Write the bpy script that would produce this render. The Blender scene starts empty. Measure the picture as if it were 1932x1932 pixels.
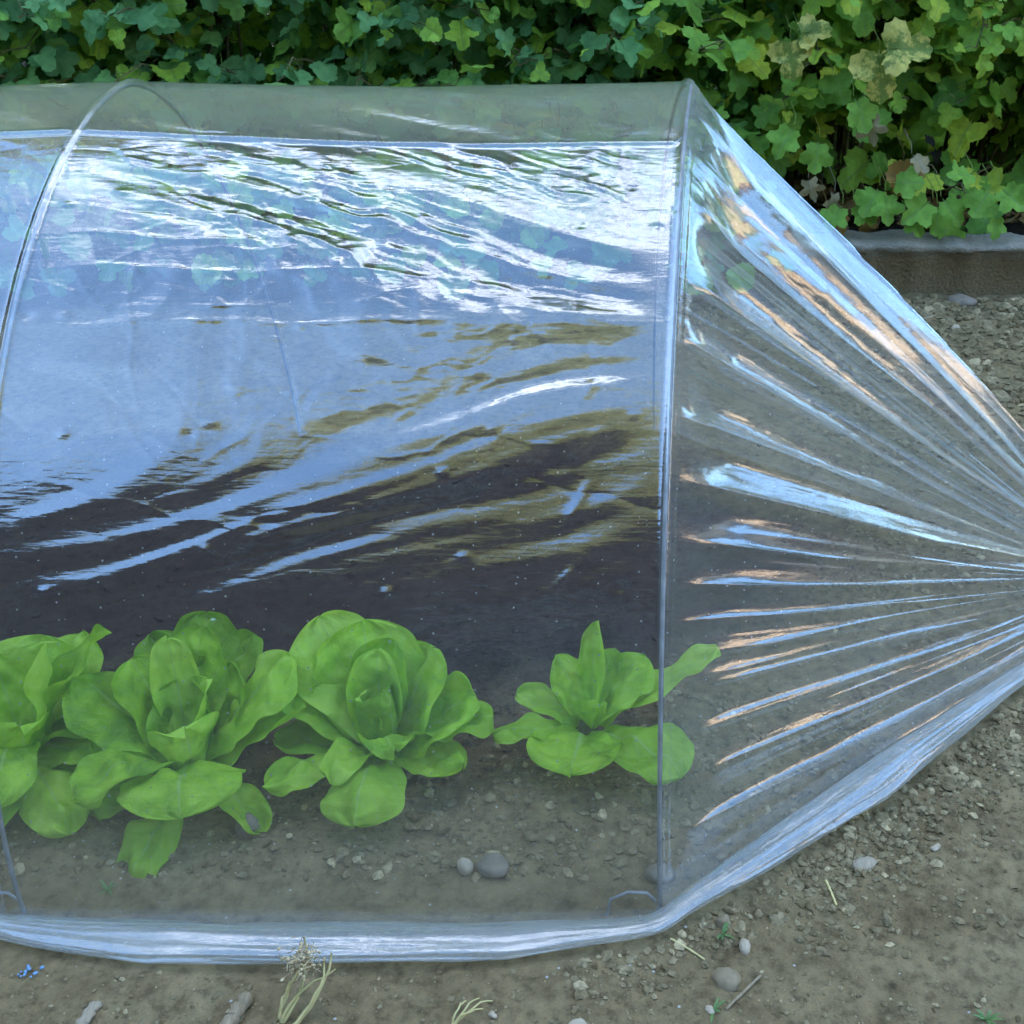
import bpy, math, random
import numpy as np
from mathutils import Vector, Matrix
random.seed(7); rng = np.random.default_rng(11)
R = math.radians
YC = 1.343
S = bpy.context.scene
COL = S.collection

# ------------------------------------------------------------------ camera constants
TH, H, FPX, CX = R(29.3), 0.886, 2300.0, 1166.8     # pitch, height, focal length in units of the 1932 px wide frame
def at(px, py, z=0.0):
    """point of the horizontal plane at height z seen at (px, py)"""
    d = TH + math.atan((py - 966) / FPX)
    Y = (H - z) / math.tan(d)
    dep = Y*math.cos(TH) + (H - z)*math.sin(TH)
    return Vector(((px - CX)/FPX*dep, Y, z))
def atY(px, py, Y):
    d = TH + math.atan((py - 966) / FPX)
    z = H - Y*math.tan(d)
    dep = Y*math.cos(TH) + (H - z)*math.sin(TH)
    return Vector(((px - CX)/FPX*dep, Y, z))

# ------------------------------------------------------------------ helpers
def link(o, parent=None):
    COL.objects.link(o)
    if parent is not None: o.parent = parent
    return o
def tag(o, label=None, cat=None, group=None, kind=None):
    for k, v in (('label', label), ('category', cat), ('group', group), ('kind', kind)):
        if v: o[k] = v
    return o
def empty(name, loc=(0, 0, 0), rz=0, **kw):
    o = bpy.data.objects.new(name, None); link(o)
    o.location = loc; o.rotation_euler = (0, 0, rz); o.empty_display_size = .05
    return tag(o, **kw)
def mesh_obj(name, V, F, mat, parent=None, smooth=True, uv=None, loc=None):
    """V (n,3) array, F list of (k,m) int arrays, uv per vertex"""
    me = bpy.data.meshes.new(name)
    V = np.asarray(V, dtype=np.float32)
    if isinstance(F, np.ndarray): F = [F]
    F = [np.asarray(f, dtype=np.int32) for f in F if len(f)]
    me.vertices.add(len(V)); me.vertices.foreach_set('co', V.ravel())
    tot = np.concatenate([np.full(len(f), f.shape[1], np.int32) for f in F])
    idx = np.concatenate([f.ravel() for f in F])
    st = np.concatenate([[0], np.cumsum(tot)[:-1]]).astype(np.int32)
    me.loops.add(len(idx)); me.loops.foreach_set('vertex_index', idx)
    me.polygons.add(len(tot)); me.polygons.foreach_set('loop_start', st)
    me.polygons.foreach_set('use_smooth', np.full(len(tot), smooth))
    if uv is not None:
        l = me.uv_layers.new(name='UVMap')
        l.data.foreach_set('uv', np.asarray(uv, np.float32)[idx].ravel())
    me.update(calc_edges=True); me.validate()
    me.materials.append(mat)
    o = bpy.data.objects.new(name, me); link(o, parent)
    if loc is not None: o.location = loc
    return o
def grid_faces(nu, nv, closed_v=False):
    i = np.arange(nu-1)[:, None]; j = np.arange(nv if closed_v else nv-1)[None, :]
    jn = (j+1) % nv
    return np.stack([i*nv+j, (i+1)*nv+j, (i+1)*nv+jn, i*nv+jn], -1).reshape(-1, 4)
def tube(pts, rad, seg=6):
    pts = np.asarray(pts, float); n = len(pts)
    rad = np.broadcast_to(np.asarray(rad, float), (n,))
    T = np.gradient(pts, axis=0); T /= np.linalg.norm(T, axis=1)[:, None] + 1e-12
    up = np.array([.13, .21, .97]); A = np.cross(T, up); A /= np.linalg.norm(A, axis=1)[:, None] + 1e-9
    B = np.cross(T, A)
    th = np.linspace(0, 2*np.pi, seg, endpoint=False)
    V = pts[:, None] + rad[:, None, None]*(np.cos(th)[None, :, None]*A[:, None] + np.sin(th)[None, :, None]*B[:, None])
    F4 = grid_faces(n, seg, True)
    caps = np.array([list(range(seg))[::-1], [(n-1)*seg+k for k in range(seg)]])
    return V.reshape(-1, 3), [F4, caps]
class MB:
    def __init__(s): s.V = []; s.F = {}; s.n = 0; s.U = []
    def add(s, V, F, uv=None):
        V = np.asarray(V, float)
        if isinstance(F, np.ndarray): F = [F]
        for f in F:
            f = np.asarray(f)
            if len(f): s.F.setdefault(f.shape[1], []).append(f + s.n)
        s.V.append(V); s.n += len(V); s.U.append(np.zeros((len(V), 2)) if uv is None else uv)
    def build(s, name, mat, parent=None, smooth=True, loc=None):
        return mesh_obj(name, np.concatenate(s.V), [np.concatenate(f) for f in s.F.values()], mat, parent, smooth, np.concatenate(s.U), loc)
def box(x0, x1, y0, y1, z0, z1):
    V = [(x, y, z) for x in (x0, x1) for y in (y0, y1) for z in (z0, z1)]
    F = np.array([(0,1,3,2), (4,6,7,5), (0,4,5,1), (2,3,7,6), (0,2,6,4), (1,5,7,3)])
    return np.array(V, float), F

def _hash(ix, iy, seed):
    h = (ix.astype(np.int64)*374761393 + iy.astype(np.int64)*668265263 + seed*2147483647) & 0x7fffffff
    h = ((h ^ (h >> 13))*1274126177) & 0x7fffffff
    h = ((h ^ (h >> 16))*911382323) & 0x7fffffff
    return (h & 0xffffff)/float(0xffffff)*2 - 1
def vn(x, y, seed=0):
    x = np.asarray(x, float); y = np.asarray(y, float)+0*x
    ix = np.floor(x); iy = np.floor(y); fx = x-ix; fy = y-iy
    ix = ix.astype(np.int64); iy = iy.astype(np.int64)
    u = fx*fx*fx*(fx*(fx*6-15)+10); v = fy*fy*fy*(fy*(fy*6-15)+10)
    a = _hash(ix, iy, seed); b = _hash(ix+1, iy, seed); c = _hash(ix, iy+1, seed); d = _hash(ix+1, iy+1, seed)
    return (a*(1-u)+b*u)*(1-v) + (c*(1-u)+d*u)*v
def fbm(x, y, o=4, seed=0, g=.5):
    s = 0; a = 1; t = 0
    for k in range(o):
        s = s + a*vn(x*2**k + 17.3*k, y*2**k - 9.1*k, seed+k); t += a; a *= g
    return s/t
def ridged(x, y, o=3, seed=0, g=.5):
    s = 0; a = 1; t = 0
    for k in range(o):
        s = s + a*(1-2*np.abs(vn(x*2**k + 11.7*k, y*2**k + 5.3*k, seed+k))); t += a; a *= g
    return s/t
def sstep(a, b, x):
    t = np.clip((x-a)/(b-a), 0, 1); return t*t*(3-2*t)

# ------------------------------------------------------------------ materials
def new_mat(name):
    m = bpy.data.materials.new(name); m.use_nodes = True
    nt = m.node_tree; nt.nodes.clear()
    out = nt.nodes.new('ShaderNodeOutputMaterial')
    return m, nt, out
def N(nt, typ, **kw):
    n = nt.nodes.new(typ)
    for k, v in kw.items():
        if k.startswith('i_'):
            key = k[2:]; key = int(key) if key.isdigit() else key.replace('_', ' ')
            n.inputs[key].default_value = v
        else: setattr(n, k, v)
    return n
def ramp(nt, src, stops):
    r = nt.nodes.new('ShaderNodeValToRGB')
    e = r.color_ramp.elements
    while len(e) < len(stops): e.new(.5)
    for i, (p, c) in enumerate(stops):
        e[i].position = p; e[i].color = tuple(c)+(1,) if len(c) == 3 else c
    nt.links.new(src, r.inputs[0]); return r.outputs[0]
def math_(nt, op, a, b=None, clamp=False):
    n = nt.nodes.new('ShaderNodeMath'); n.operation = op; n.use_clamp = clamp
    for i, v in enumerate((a, b)):
        if v is None: continue
        if isinstance(v, (int, float)): n.inputs[i].default_value = v
        else: nt.links.new(v, n.inputs[i])
    return n.outputs[0]
def noise(nt, vec, scale, detail=4, rough=.55, dist=0):
    n = N(nt, 'ShaderNodeTexNoise'); n.inputs['Scale'].default_value = scale
    n.inputs['Detail'].default_value = detail; n.inputs['Roughness'].default_value = rough; n.inputs['Distortion'].default_value = dist
    if vec is not None: nt.links.new(vec, n.inputs['Vector'])
    return n.outputs['Fac']
def objco(nt):
    return N(nt, 'ShaderNodeTexCoord').outputs['Object']
def geopos(nt):
    return N(nt, 'ShaderNodeNewGeometry').outputs['Position']
def mapping(nt, vec, scale=(1, 1, 1), rot=(0, 0, 0)):
    m = N(nt, 'ShaderNodeMapping'); m.inputs['Scale'].default_value = scale; m.inputs['Rotation'].default_value = rot
    nt.links.new(vec, m.inputs['Vector']); return m.outputs[0]
def mixc(nt, fac, a, b, typ='MIX'):
    n = nt.nodes.new('ShaderNodeMix'); n.data_type = 'RGBA'; n.blend_type = typ
    for i, v in ((0, fac), (6, a), (7, b)):
        if isinstance(v, (int, float)): n.inputs[i].default_value = v
        elif isinstance(v, tuple): n.inputs[i].default_value = v+(1,) if len(v) == 3 else v
        else: nt.links.new(v, n.inputs[i])
    return n.outputs[2]
def bump(nt, h, strength, dist, normal=None):
    b = N(nt, 'ShaderNodeBump'); b.inputs['Strength'].default_value = strength; b.inputs['Distance'].default_value = dist
    nt.links.new(h, b.inputs['Height'])
    if normal is not None: nt.links.new(normal, b.inputs['Normal'])
    return b.outputs[0]
def principled(nt, out, col, rough=.8, normal=None, metallic=0, spec=.4):
    p = N(nt, 'ShaderNodeBsdfPrincipled')
    if isinstance(col, tuple): p.inputs['Base Color'].default_value = col+(1,)
    else: nt.links.new(col, p.inputs['Base Color'])
    if isinstance(rough, (int, float)): p.inputs['Roughness'].default_value = rough
    else: nt.links.new(rough, p.inputs['Roughness'])
    p.inputs['Metallic'].default_value = metallic; p.inputs['Specular IOR Level'].default_value = spec
    if normal is not None: nt.links.new(normal, p.inputs['Normal'])
    if out is not None: nt.links.new(p.outputs[0], out.inputs[0])
    return p

def dim_mask(nt, P, n1):      # soil colour darkened under the sheet, stands in for the dim interior
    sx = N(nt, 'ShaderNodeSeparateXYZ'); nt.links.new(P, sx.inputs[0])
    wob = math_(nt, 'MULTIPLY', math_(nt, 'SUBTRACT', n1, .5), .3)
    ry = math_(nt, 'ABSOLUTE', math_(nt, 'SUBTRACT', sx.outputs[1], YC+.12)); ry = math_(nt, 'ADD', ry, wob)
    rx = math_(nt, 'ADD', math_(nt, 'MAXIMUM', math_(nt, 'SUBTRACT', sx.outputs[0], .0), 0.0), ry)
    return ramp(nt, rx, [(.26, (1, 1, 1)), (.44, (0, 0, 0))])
def mat_soil(name, a, b, c, dim_inside=False, fine=1.0):
    m, nt, out = new_mat(name); P = geopos(nt)
    n1 = noise(nt, P, 3.0, 6, .6); n2 = noise(nt, P, 70, 5, .65); n3 = noise(nt, P, 320, 3, .6)
    base = ramp(nt, n1, [(.3, a), (.55, b), (.75, c)])
    if dim_inside: base = mixc(nt, dim_mask(nt, P, n1), base, (.036, .026, .018))  # paints the tunnel's dim interior into the soil colour
    n4 = noise(nt, P, 14, 5, .65); base = mixc(nt, 1.0, base, ramp(nt, n4, [(.3, (.68, .66, .64)), (.5, (1, 1, 1)), (.7, (1.16, 1.15, 1.12))]), 'MULTIPLY')
    sp = ramp(nt, n2, [(.25, (.35, .34, .32)), (.5, (1, 1, 1)), (.8, (1.35, 1.33, 1.28))])
    col = mixc(nt, 1.0, base, sp, 'MULTIPLY')
    v = N(nt, 'ShaderNodeTexVoronoi'); v.inputs['Scale'].default_value = 95; nt.links.new(P, v.inputs['Vector'])
    fleck = math_(nt, 'LESS_THAN', v.outputs['Distance'], .13)
    pick = N(nt, 'ShaderNodeSeparateColor'); nt.links.new(v.outputs['Color'], pick.inputs[0])
    sel = math_(nt, 'MULTIPLY', fleck, math_(nt, 'GREATER_THAN', pick.outputs[0], .93))
    col = mixc(nt, math_(nt, 'MULTIPLY', sel, .8), col, (.42, .40, .36))
    hsum = math_(nt, 'ADD', math_(nt, 'MULTIPLY', n2, .8), math_(nt, 'MULTIPLY', n3, .35))
    nb = bump(nt, hsum, .9, .006*fine)
    principled(nt, out, col, .95, nb, spec=.15); return m
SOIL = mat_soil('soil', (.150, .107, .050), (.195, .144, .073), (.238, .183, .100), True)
SOIL_DARK = mat_soil('raised_bed_soil', (.030, .022, .014), (.048, .034, .021), (.075, .052, .03))
def mat_clod(name, c0, c1):
    m, nt, out = new_mat(name); g = N(nt, 'ShaderNodeNewGeometry')
    col = ramp(nt, g.outputs['Random Per Island'], [(0, c0), (.9, c1), (.97, tuple(min(1, x*1.5) for x in c1)), (1, tuple(min(1, x*1.7) for x in c1))])
    n = noise(nt, g.outputs['Position'], 130, 4, .6)
    col = mixc(nt, 1, col, ramp(nt, n, [(.3, (.6, .6, .6)), (.7, (1.3, 1.3, 1.3))]), 'MULTIPLY')
    col = mixc(nt, dim_mask(nt, g.outputs['Position'], noise(nt, g.outputs['Position'], 3.0, 6, .6)), col, (.042, .030, .021))  # same painted interior dimness on the clods
    principled(nt, out, col, .95, bump(nt, n, .7, .003), spec=.15); return m
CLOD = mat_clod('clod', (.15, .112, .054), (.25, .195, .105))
def mat_plain(name, c0, c1, scale=40, rough=.8, bs=.5, bd=.002, stretch=(1, 1, 1), spec=.3):
    m, nt, out = new_mat(name); P = mapping(nt, objco(nt), stretch)
    n = noise(nt, P, scale, 5, .6)
    principled(nt, out, ramp(nt, n, [(.3, c0), (.7, c1)]), rough, bump(nt, n, bs, bd), spec=spec); return m
STONE_W = mat_plain('pale_stone', (.34, .265, .17), (.46, .375, .26), 60)
STONE_G = mat_plain('grey_stone', (.19, .143, .082), (.29, .225, .135), 60, spec=.1)
STONE_B = mat_plain('brown_stone', (.15, .12, .08), (.24, .195, .14), 50)
KERB_M = None
def mat_kerb():
    m, nt, out = new_mat('weathered_concrete'); P = geopos(nt)
    n = noise(nt, P, 9, 6, .65); n2 = noise(nt, P, 160, 4, .6)
    z = N(nt, 'ShaderNodeSeparateXYZ'); nt.links.new(P, z.inputs[0])
    grime = ramp(nt, math_(nt, 'ADD', math_(nt, 'MULTIPLY', z.outputs[2], 8.0), math_(nt, 'MULTIPLY', n, .5)), [(.82, (1, 1, 1)), (1.05, (0, 0, 0))])
    col = ramp(nt, n, [(.3, (.21, .185, .135)), (.7, (.36, .325, .25))])
    dirt = ramp(nt, n2, [(.3, (.19, .143, .075)), (.7, (.29, .222, .125))])
    col = mixc(nt, grime, col, dirt)
    principled(nt, out, col, .9, bump(nt, n2, 1.0, .008), spec=.1); return m
KERB_M = mat_kerb()

def mat_leaf(name, cols, trans=.42, rough=.45, island=True, vein=None, spotted=False):
    m, nt, out = new_mat(name); g = N(nt, 'ShaderNodeNewGeometry')
    uv = N(nt, 'ShaderNodeTexCoord').outputs['UV']
    base = ramp(nt, g.outputs['Random Per Island'], [(i/(len(cols)-1), c) for i, c in enumerate(cols)])
    n = noise(nt, g.outputs['Position'], 55, 4, .6)
    col = mixc(nt, 1, base, ramp(nt, n, [(.3, (.75, .78, .75)), (.7, (1.2, 1.18, 1.15))]), 'MULTIPLY')
    sx = N(nt, 'ShaderNodeSeparateXYZ'); nt.links.new(uv, sx.inputs[0])
    mid = math_(nt, 'ABSOLUTE', sx.outputs[0])
    rib = math_(nt, 'LESS_THAN', mid, .018)
    col = mixc(nt, math_(nt, 'MULTIPLY', rib, .5), col, vein or (.22, .32, .12))
    if spotted:
        n2 = noise(nt, g.outputs['Position'], 60, 5, .7)
        ay = math_(nt, 'ABSOLUTE', sx.outputs[0])
        gsel = ramp(nt, math_(nt, 'ADD', n2, math_(nt, 'MULTIPLY', ay, -.5)), [(.36, (0, 0, 0)), (.46, (1, 1, 1))])
        col = mixc(nt, math_(nt, 'MULTIPLY', gsel, .8), col, (.10, .20, .035))
        br = ramp(nt, n2, [(.62, (0, 0, 0)), (.7, (1, 1, 1))])
        col = mixc(nt, math_(nt, 'MULTIPLY', br, .5), col, (.26, .13, .04))
    p = principled(nt, None, col, rough, bump(nt, n, .25, .004), spec=.22)
    t = N(nt, 'ShaderNodeBsdfTranslucent'); nt.links.new(col, t.inputs[0])
    mx = N(nt, 'ShaderNodeMixShader'); mx.inputs[0].default_value = trans
    nt.links.new(p.outputs[0], mx.inputs[1]); nt.links.new(t.outputs[0], mx.inputs[2]); nt.links.new(mx.outputs[0], out.inputs[0])
    return m
LEAF_DARK = mat_leaf('shrub_leaf_dark', [(.10, .235, .085), (.15, .34, .11), (.20, .42, .16), (.25, .48, .09), (.45, .66, .08)], rough=.62)
LEAF_MID = mat_leaf('shrub_leaf_green', [(.14, .29, .05), (.21, .40, .06), (.28, .48, .07), (.38, .56, .07), (.58, .64, .07)], rough=.6)
LEAF_YEL = mat_leaf('shrub_leaf_yellowing', [(.56, .50, .10), (.66, .57, .16), (.60, .54, .13)], vein=(.30, .32, .08), spotted=True)
LEAF_BRN = mat_leaf('shrub_leaf_withered', [(.30, .17, .04), (.36, .20, .05), (.22, .12, .04)], vein=(.3, .2, .08))
LEAF_DRY = mat_leaf('shrub_leaf_dry', [(.34, .27, .14), (.40, .33, .18), (.30, .24, .12)], vein=(.4, .38, .28))
LITTER = mat_leaf('leaf_litter', [(.10, .055, .02), (.16, .09, .03), (.06, .035, .015), (.20, .13, .05)], trans=.1)
TREELEAF = mat_leaf('tree_leaf', [(.24, .27, .06), (.32, .35, .08), (.42, .42, .11)], trans=.3)
TREELEAF_Y = mat_leaf('autumn_tree_leaf', [(.26, .29, .12), (.33, .34, .14), (.28, .31, .13)], trans=.3)
BARK = mat_plain('bark', (.07, .05, .03), (.14, .105, .065), 60, .9, .6, .004, (1, 1, .2))
STEM_G = mat_plain('green_stem', (.16, .17, .06), (.24, .24, .09), 60)
STEM_S = mat_plain('shrub_stem', (.10, .085, .035), (.20, .17, .07), 40)
STRAW = mat_plain('straw', (.46, .38, .14), (.60, .50, .22), 80, .8)
WOODG = mat_plain('grey_wood', (.24, .19, .12), (.38, .31, .21), 60, .9, .6, .002, (8, 1, 1))
WOODB = mat_plain('brown_wood', (.20, .145, .08), (.34, .26, .16), 60, .9, .6, .002, (8, 1, 1))
FLUFF = mat_plain('seed_fluff', (.46, .34, .17), (.60, .47, .27), 90, .95)
BLUE = mat_plain('blue_scrap', (.12, .24, .40), (.22, .38, .55), 90, .5)
CHIP = mat_plain('bark_chip_pale', (.26, .205, .13), (.37, .305, .21), 70, .9, .6, .002, (6, 1, 1))
WEED = mat_leaf('weed_leaf', [(.06, .16, .04), (.09, .22, .05)], trans=.3)

def mat_lettuce(name, dark, mid, light):
    m, nt, out = new_mat(name)
    g = N(nt, 'ShaderNodeNewGeometry'); tc = N(nt, 'ShaderNodeTexCoord'); oi = N(nt, 'ShaderNodeObjectInfo')
    uv = tc.outputs['UV']; P = tc.outputs['Object']
    n1 = noise(nt, P, 26, 5, .6, .4); n2 = noise(nt, P, 95, 3, .55)
    col = ramp(nt, math_(nt, 'ADD', math_(nt, 'MULTIPLY', n1, .8), math_(nt, 'MULTIPLY', oi.outputs['Random'], .25)), [(.3, dark), (.52, mid), (.75, light)])
    sx = N(nt, 'ShaderNodeSeparateXYZ'); nt.links.new(uv, sx.inputs[0])
    # pale rib, tapering to the tip, with side veins
    au = math_(nt, 'ABSOLUTE', math_(nt, 'SUBTRACT', sx.outputs[0], .5))
    wid = math_(nt, 'MULTIPLY', math_(nt, 'SUBTRACT', 1.0, sx.outputs[1]), .045)
    rib = math_(nt, 'SUBTRACT', 1.0, math_(nt, 'DIVIDE', au, math_(nt, 'ADD', wid, .008)), True)
    w = N(nt, 'ShaderNodeTexWave'); w.inputs['Scale'].default_value = 2.2; w.inputs['Distortion'].default_value = 2.5; w.inputs['Detail'].default_value = 2
    vv = N(nt, 'ShaderNodeCombineXYZ'); nt.links.new(math_(nt, 'SUBTRACT', sx.outputs[1], math_(nt, 'MULTIPLY', au, .9)), vv.inputs[0]); nt.links.new(vv.outputs[0], w.inputs['Vector'])
    side = math_(nt, 'POWER', w.outputs['Fac'], 8.0)
    vein = math_(nt, 'ADD', rib, math_(nt, 'MULTIPLY', side, .22), True)
    col = mixc(nt, math_(nt, 'MULTIPLY', vein, .55), col, (.50, .66, .26))
    vo = N(nt, 'ShaderNodeTexVoronoi'); vo.feature = 'SMOOTH_F1'; vo.inputs['Scale'].default_value = 75; vo.inputs['Smoothness'].default_value = .6
    nt.links.new(mixc(nt, .02, P, N(nt, 'ShaderNodeTexNoise', i_Scale=40.0).outputs['Color']), vo.inputs['Vector'])
    n1 = math_(nt, 'SUBTRACT', n1, math_(nt, 'MULTIPLY', vo.outputs['Distance'], .75))
    hh = math_(nt, 'ADD', n1, math_(nt, 'ADD', math_(nt, 'MULTIPLY', n2, .35), math_(nt, 'MULTIPLY', vein, .25)))
    p = principled(nt, None, col, .42, bump(nt, hh, .55, .0055), spec=.3)
    t = N(nt, 'ShaderNodeBsdfTranslucent'); nt.links.new(mixc(nt, 1, col, (1.1, 1.15, .7), 'MULTIPLY'), t.inputs[0])
    mx = N(nt, 'ShaderNodeMixShader'); mx.inputs[0].default_value = .43
    nt.links.new(p.outputs[0], mx.inputs[1]); nt.links.new(t.outputs[0], mx.inputs[2]); nt.links.new(mx.outputs[0], out.inputs[0])
    return m
LETT = mat_lettuce('lettuce_leaf', (.17, .36, .018), (.42, .68, .038), (.64, .86, .13))
LETT_OLD = mat_lettuce('lettuce_outer_leaf', (.18, .37, .016), (.32, .56, .028), (.44, .68, .055))

def mat_film(name, haze, f0, micro, dots=True, rough=.035, green_veil=None):
    m, nt, out = new_mat(name)
    tc = N(nt, 'ShaderNodeTexCoord'); uv = tc.outputs['UV']
    g = N(nt, 'ShaderNodeNewGeometry')
    # fine stretch wrinkles along the sheet + crumple
    m1 = mapping(nt, uv, (9, 70, 1)); w1 = noise(nt, m1, 1.0, 3, .55, .6)
    m2 = mapping(nt, uv, (34, 75, 1)); w2 = noise(nt, m2, 1.0, 2, .5, 1.2)
    m3 = mapping(nt, uv, (4, 4, 1)); w3 = noise(nt, m3, 1.0, 3, .5)
    hsum = math_(nt, 'ADD', math_(nt, 'MULTIPLY', w1, .7), math_(nt, 'MULTIPLY', math_(nt, 'MULTIPLY', w2, w3), .7))
    w4 = noise(nt, mapping(nt, uv, (48, 300, 1)), 1.0, 2, .5, .4)
    hsum = math_(nt, 'ADD', hsum, math_(nt, 'MULTIPLY', math_(nt, 'MULTIPLY', w4, w3), .60))
    nrm = bump(nt, hsum, 1.0, micro)
    dotf = None
    if dots:
        sx = N(nt, 'ShaderNodeSeparateXYZ'); nt.links.new(uv, sx.inputs[0])
        u = math_(nt, 'DIVIDE', sx.outputs[0], .0365); v = math_(nt, 'DIVIDE', sx.outputs[1], .0215)
        col = math_(nt, 'FLOOR', u)
        odd = math_(nt, 'MULTIPLY', math_(nt, 'MODULO', math_(nt, 'ADD', col, 200.0), 2.0), .5)
        jit = N(nt, 'ShaderNodeTexWhiteNoise'); jit.noise_dimensions = '2D'
        v2 = math_(nt, 'ADD', v, odd)
        cell = N(nt, 'ShaderNodeCombineXYZ'); nt.links.new(col, cell.inputs[0]); nt.links.new(math_(nt, 'FLOOR', v2), cell.inputs[1]); nt.links.new(cell.outputs[0], jit.inputs['Vector'])
        js = N(nt, 'ShaderNodeSeparateColor'); nt.links.new(jit.outputs['Color'], js.inputs[0])
        fu = math_(nt, 'MULTIPLY', math_(nt, 'SUBTRACT', math_(nt, 'FRACT', u), math_(nt, 'ADD', .42, math_(nt, 'MULTIPLY', js.outputs[0], .16))), .0365)
        fv = math_(nt, 'MULTIPLY', math_(nt, 'SUBTRACT', math_(nt, 'FRACT', v2), math_(nt, 'ADD', .4, math_(nt, 'MULTIPLY', js.outputs[1], .2))), .0215)
        d = math_(nt, 'SQRT', math_(nt, 'ADD', math_(nt, 'POWER', fu, 2.0), math_(nt, 'POWER', fv, 2.0)))
        dotf = math_(nt, 'LESS_THAN', d, math_(nt, 'ADD', .0003, math_(nt, 'MULTIPLY', js.outputs[2], .0008)))
    dt = N(nt, 'ShaderNodeVectorMath', operation='DOT_PRODUCT'); nt.links.new(g.outputs['Incoming'], dt.inputs[0]); nt.links.new(nrm, dt.inputs[1])
    c = math_(nt, 'ABSOLUTE', dt.outputs['Value'])
    sch = math_(nt, 'POWER', math_(nt, 'SUBTRACT', 1.0, c, True), 4.2)
    fac = math_(nt, 'ADD', f0, math_(nt, 'MULTIPLY', sch, .93-f0), True)
    hz = math_(nt, 'MULTIPLY', haze, ramp(nt, w3, [(.3, (.6, .6, .6)), (.7, (1.4, 1.4, 1.4))]))
    sv0 = N(nt, 'ShaderNodeSeparateXYZ'); nt.links.new(uv, sv0.inputs[0])      # splashed and fogged towards the soil
    low_ = math_(nt, 'SUBTRACT', 1.0, math_(nt, 'DIVIDE', sv0.outputs[1], .34), True)
    hz = math_(nt, 'ADD', hz, math_(nt, 'MULTIPLY', math_(nt, 'MULTIPLY', low_, w3), .10))
    # the oblique path through the sheet scatters more
    hz = math_(nt, 'MULTIPLY', hz, math_(nt, 'DIVIDE', 1.0, math_(nt, 'ADD', c, .22)), True)
    top = None
    if green_veil is not None:      # milky green veil painted on the top, stands in for mirrored greenery
        sv = N(nt, 'ShaderNodeSeparateXYZ'); nt.links.new(uv, sv.inputs[0])
        top = math_(nt, 'DIVIDE', math_(nt, 'SUBTRACT', sv.outputs[1], green_veil[0]), green_veil[1]-green_veil[0], True)
        top = math_(nt, 'MULTIPLY', top, math_(nt, 'SUBTRACT', 1.0, math_(nt, 'DIVIDE', math_(nt, 'SUBTRACT', sv.outputs[1], green_veil[2]), green_veil[3]-green_veil[2], True)))
        nd = noise(nt, mapping(nt, uv, (5, 16, 1)), 1.0, 4, .6)
        hz = math_(nt, 'ADD', hz, math_(nt, 'MULTIPLY', math_(nt, 'MULTIPLY', top, .26), math_(nt, 'ADD', .55, math_(nt, 'MULTIPLY', nd, .9))), True)
    if dotf is not None: hz = math_(nt, 'MAXIMUM', hz, math_(nt, 'MULTIPLY', dotf, .42))
    tr = N(nt, 'ShaderNodeBsdfTransparent'); tr.inputs[0].default_value = (.95, .97, .97, 1)
    di = N(nt, 'ShaderNodeBsdfDiffuse'); di.inputs[0].default_value = (.90, .89, .82, 1)
    tl = N(nt, 'ShaderNodeBsdfTranslucent'); tl.inputs[0].default_value = (.90, .89, .82, 1)
    if top is not None:
        dc = mixc(nt, top, (.90, .89, .82), (.74, .76, .48)); nt.links.new(dc, di.inputs[0]); nt.links.new(dc, tl.inputs[0])  # olive tint painted in for the reflected hedge and trees
    dm = N(nt, 'ShaderNodeMixShader'); dm.inputs[0].default_value = .62
    nt.links.new(di.outputs[0], dm.inputs[1]); nt.links.new(tl.outputs[0], dm.inputs[2])
    mx = N(nt, 'ShaderNodeMixShader'); nt.links.new(hz, mx.inputs[0]); nt.links.new(tr.outputs[0], mx.inputs[1]); nt.links.new(dm.outputs[0], mx.inputs[2])
    gl = N(nt, 'ShaderNodeBsdfGlossy'); gl.inputs['Color'].default_value = (.98, .98, 1, 1); gl.inputs['Roughness'].default_value = rough
    nt.links.new(nrm, gl.inputs['Normal'])
    fm = N(nt, 'ShaderNodeMixShader'); nt.links.new(fac, fm.inputs[0]); nt.links.new(mx.outputs[0], fm.inputs[1]); nt.links.new(gl.outputs[0], fm.inputs[2])
    nt.links.new(fm.outputs[0], out.inputs[0])
    return m
def mat_wire():
    m, nt, out = new_mat('galvanised_wire'); P = geopos(nt)
    w = N(nt, 'ShaderNodeTexWave'); w.inputs['Scale'].default_value = 110; w.inputs['Distortion'].default_value = .5
    nt.links.new(mapping(nt, P, (.5, .5, 1)), w.inputs['Vector'])
    n = noise(nt, P, 60, 3)
    principled(nt, out, ramp(nt, n, [(.3, (.22, .225, .22)), (.7, (.36, .365, .36))]), .55, bump(nt, w.outputs['Fac'], .3, .001), metallic=.35); return m
WIRE = mat_wire()

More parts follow.
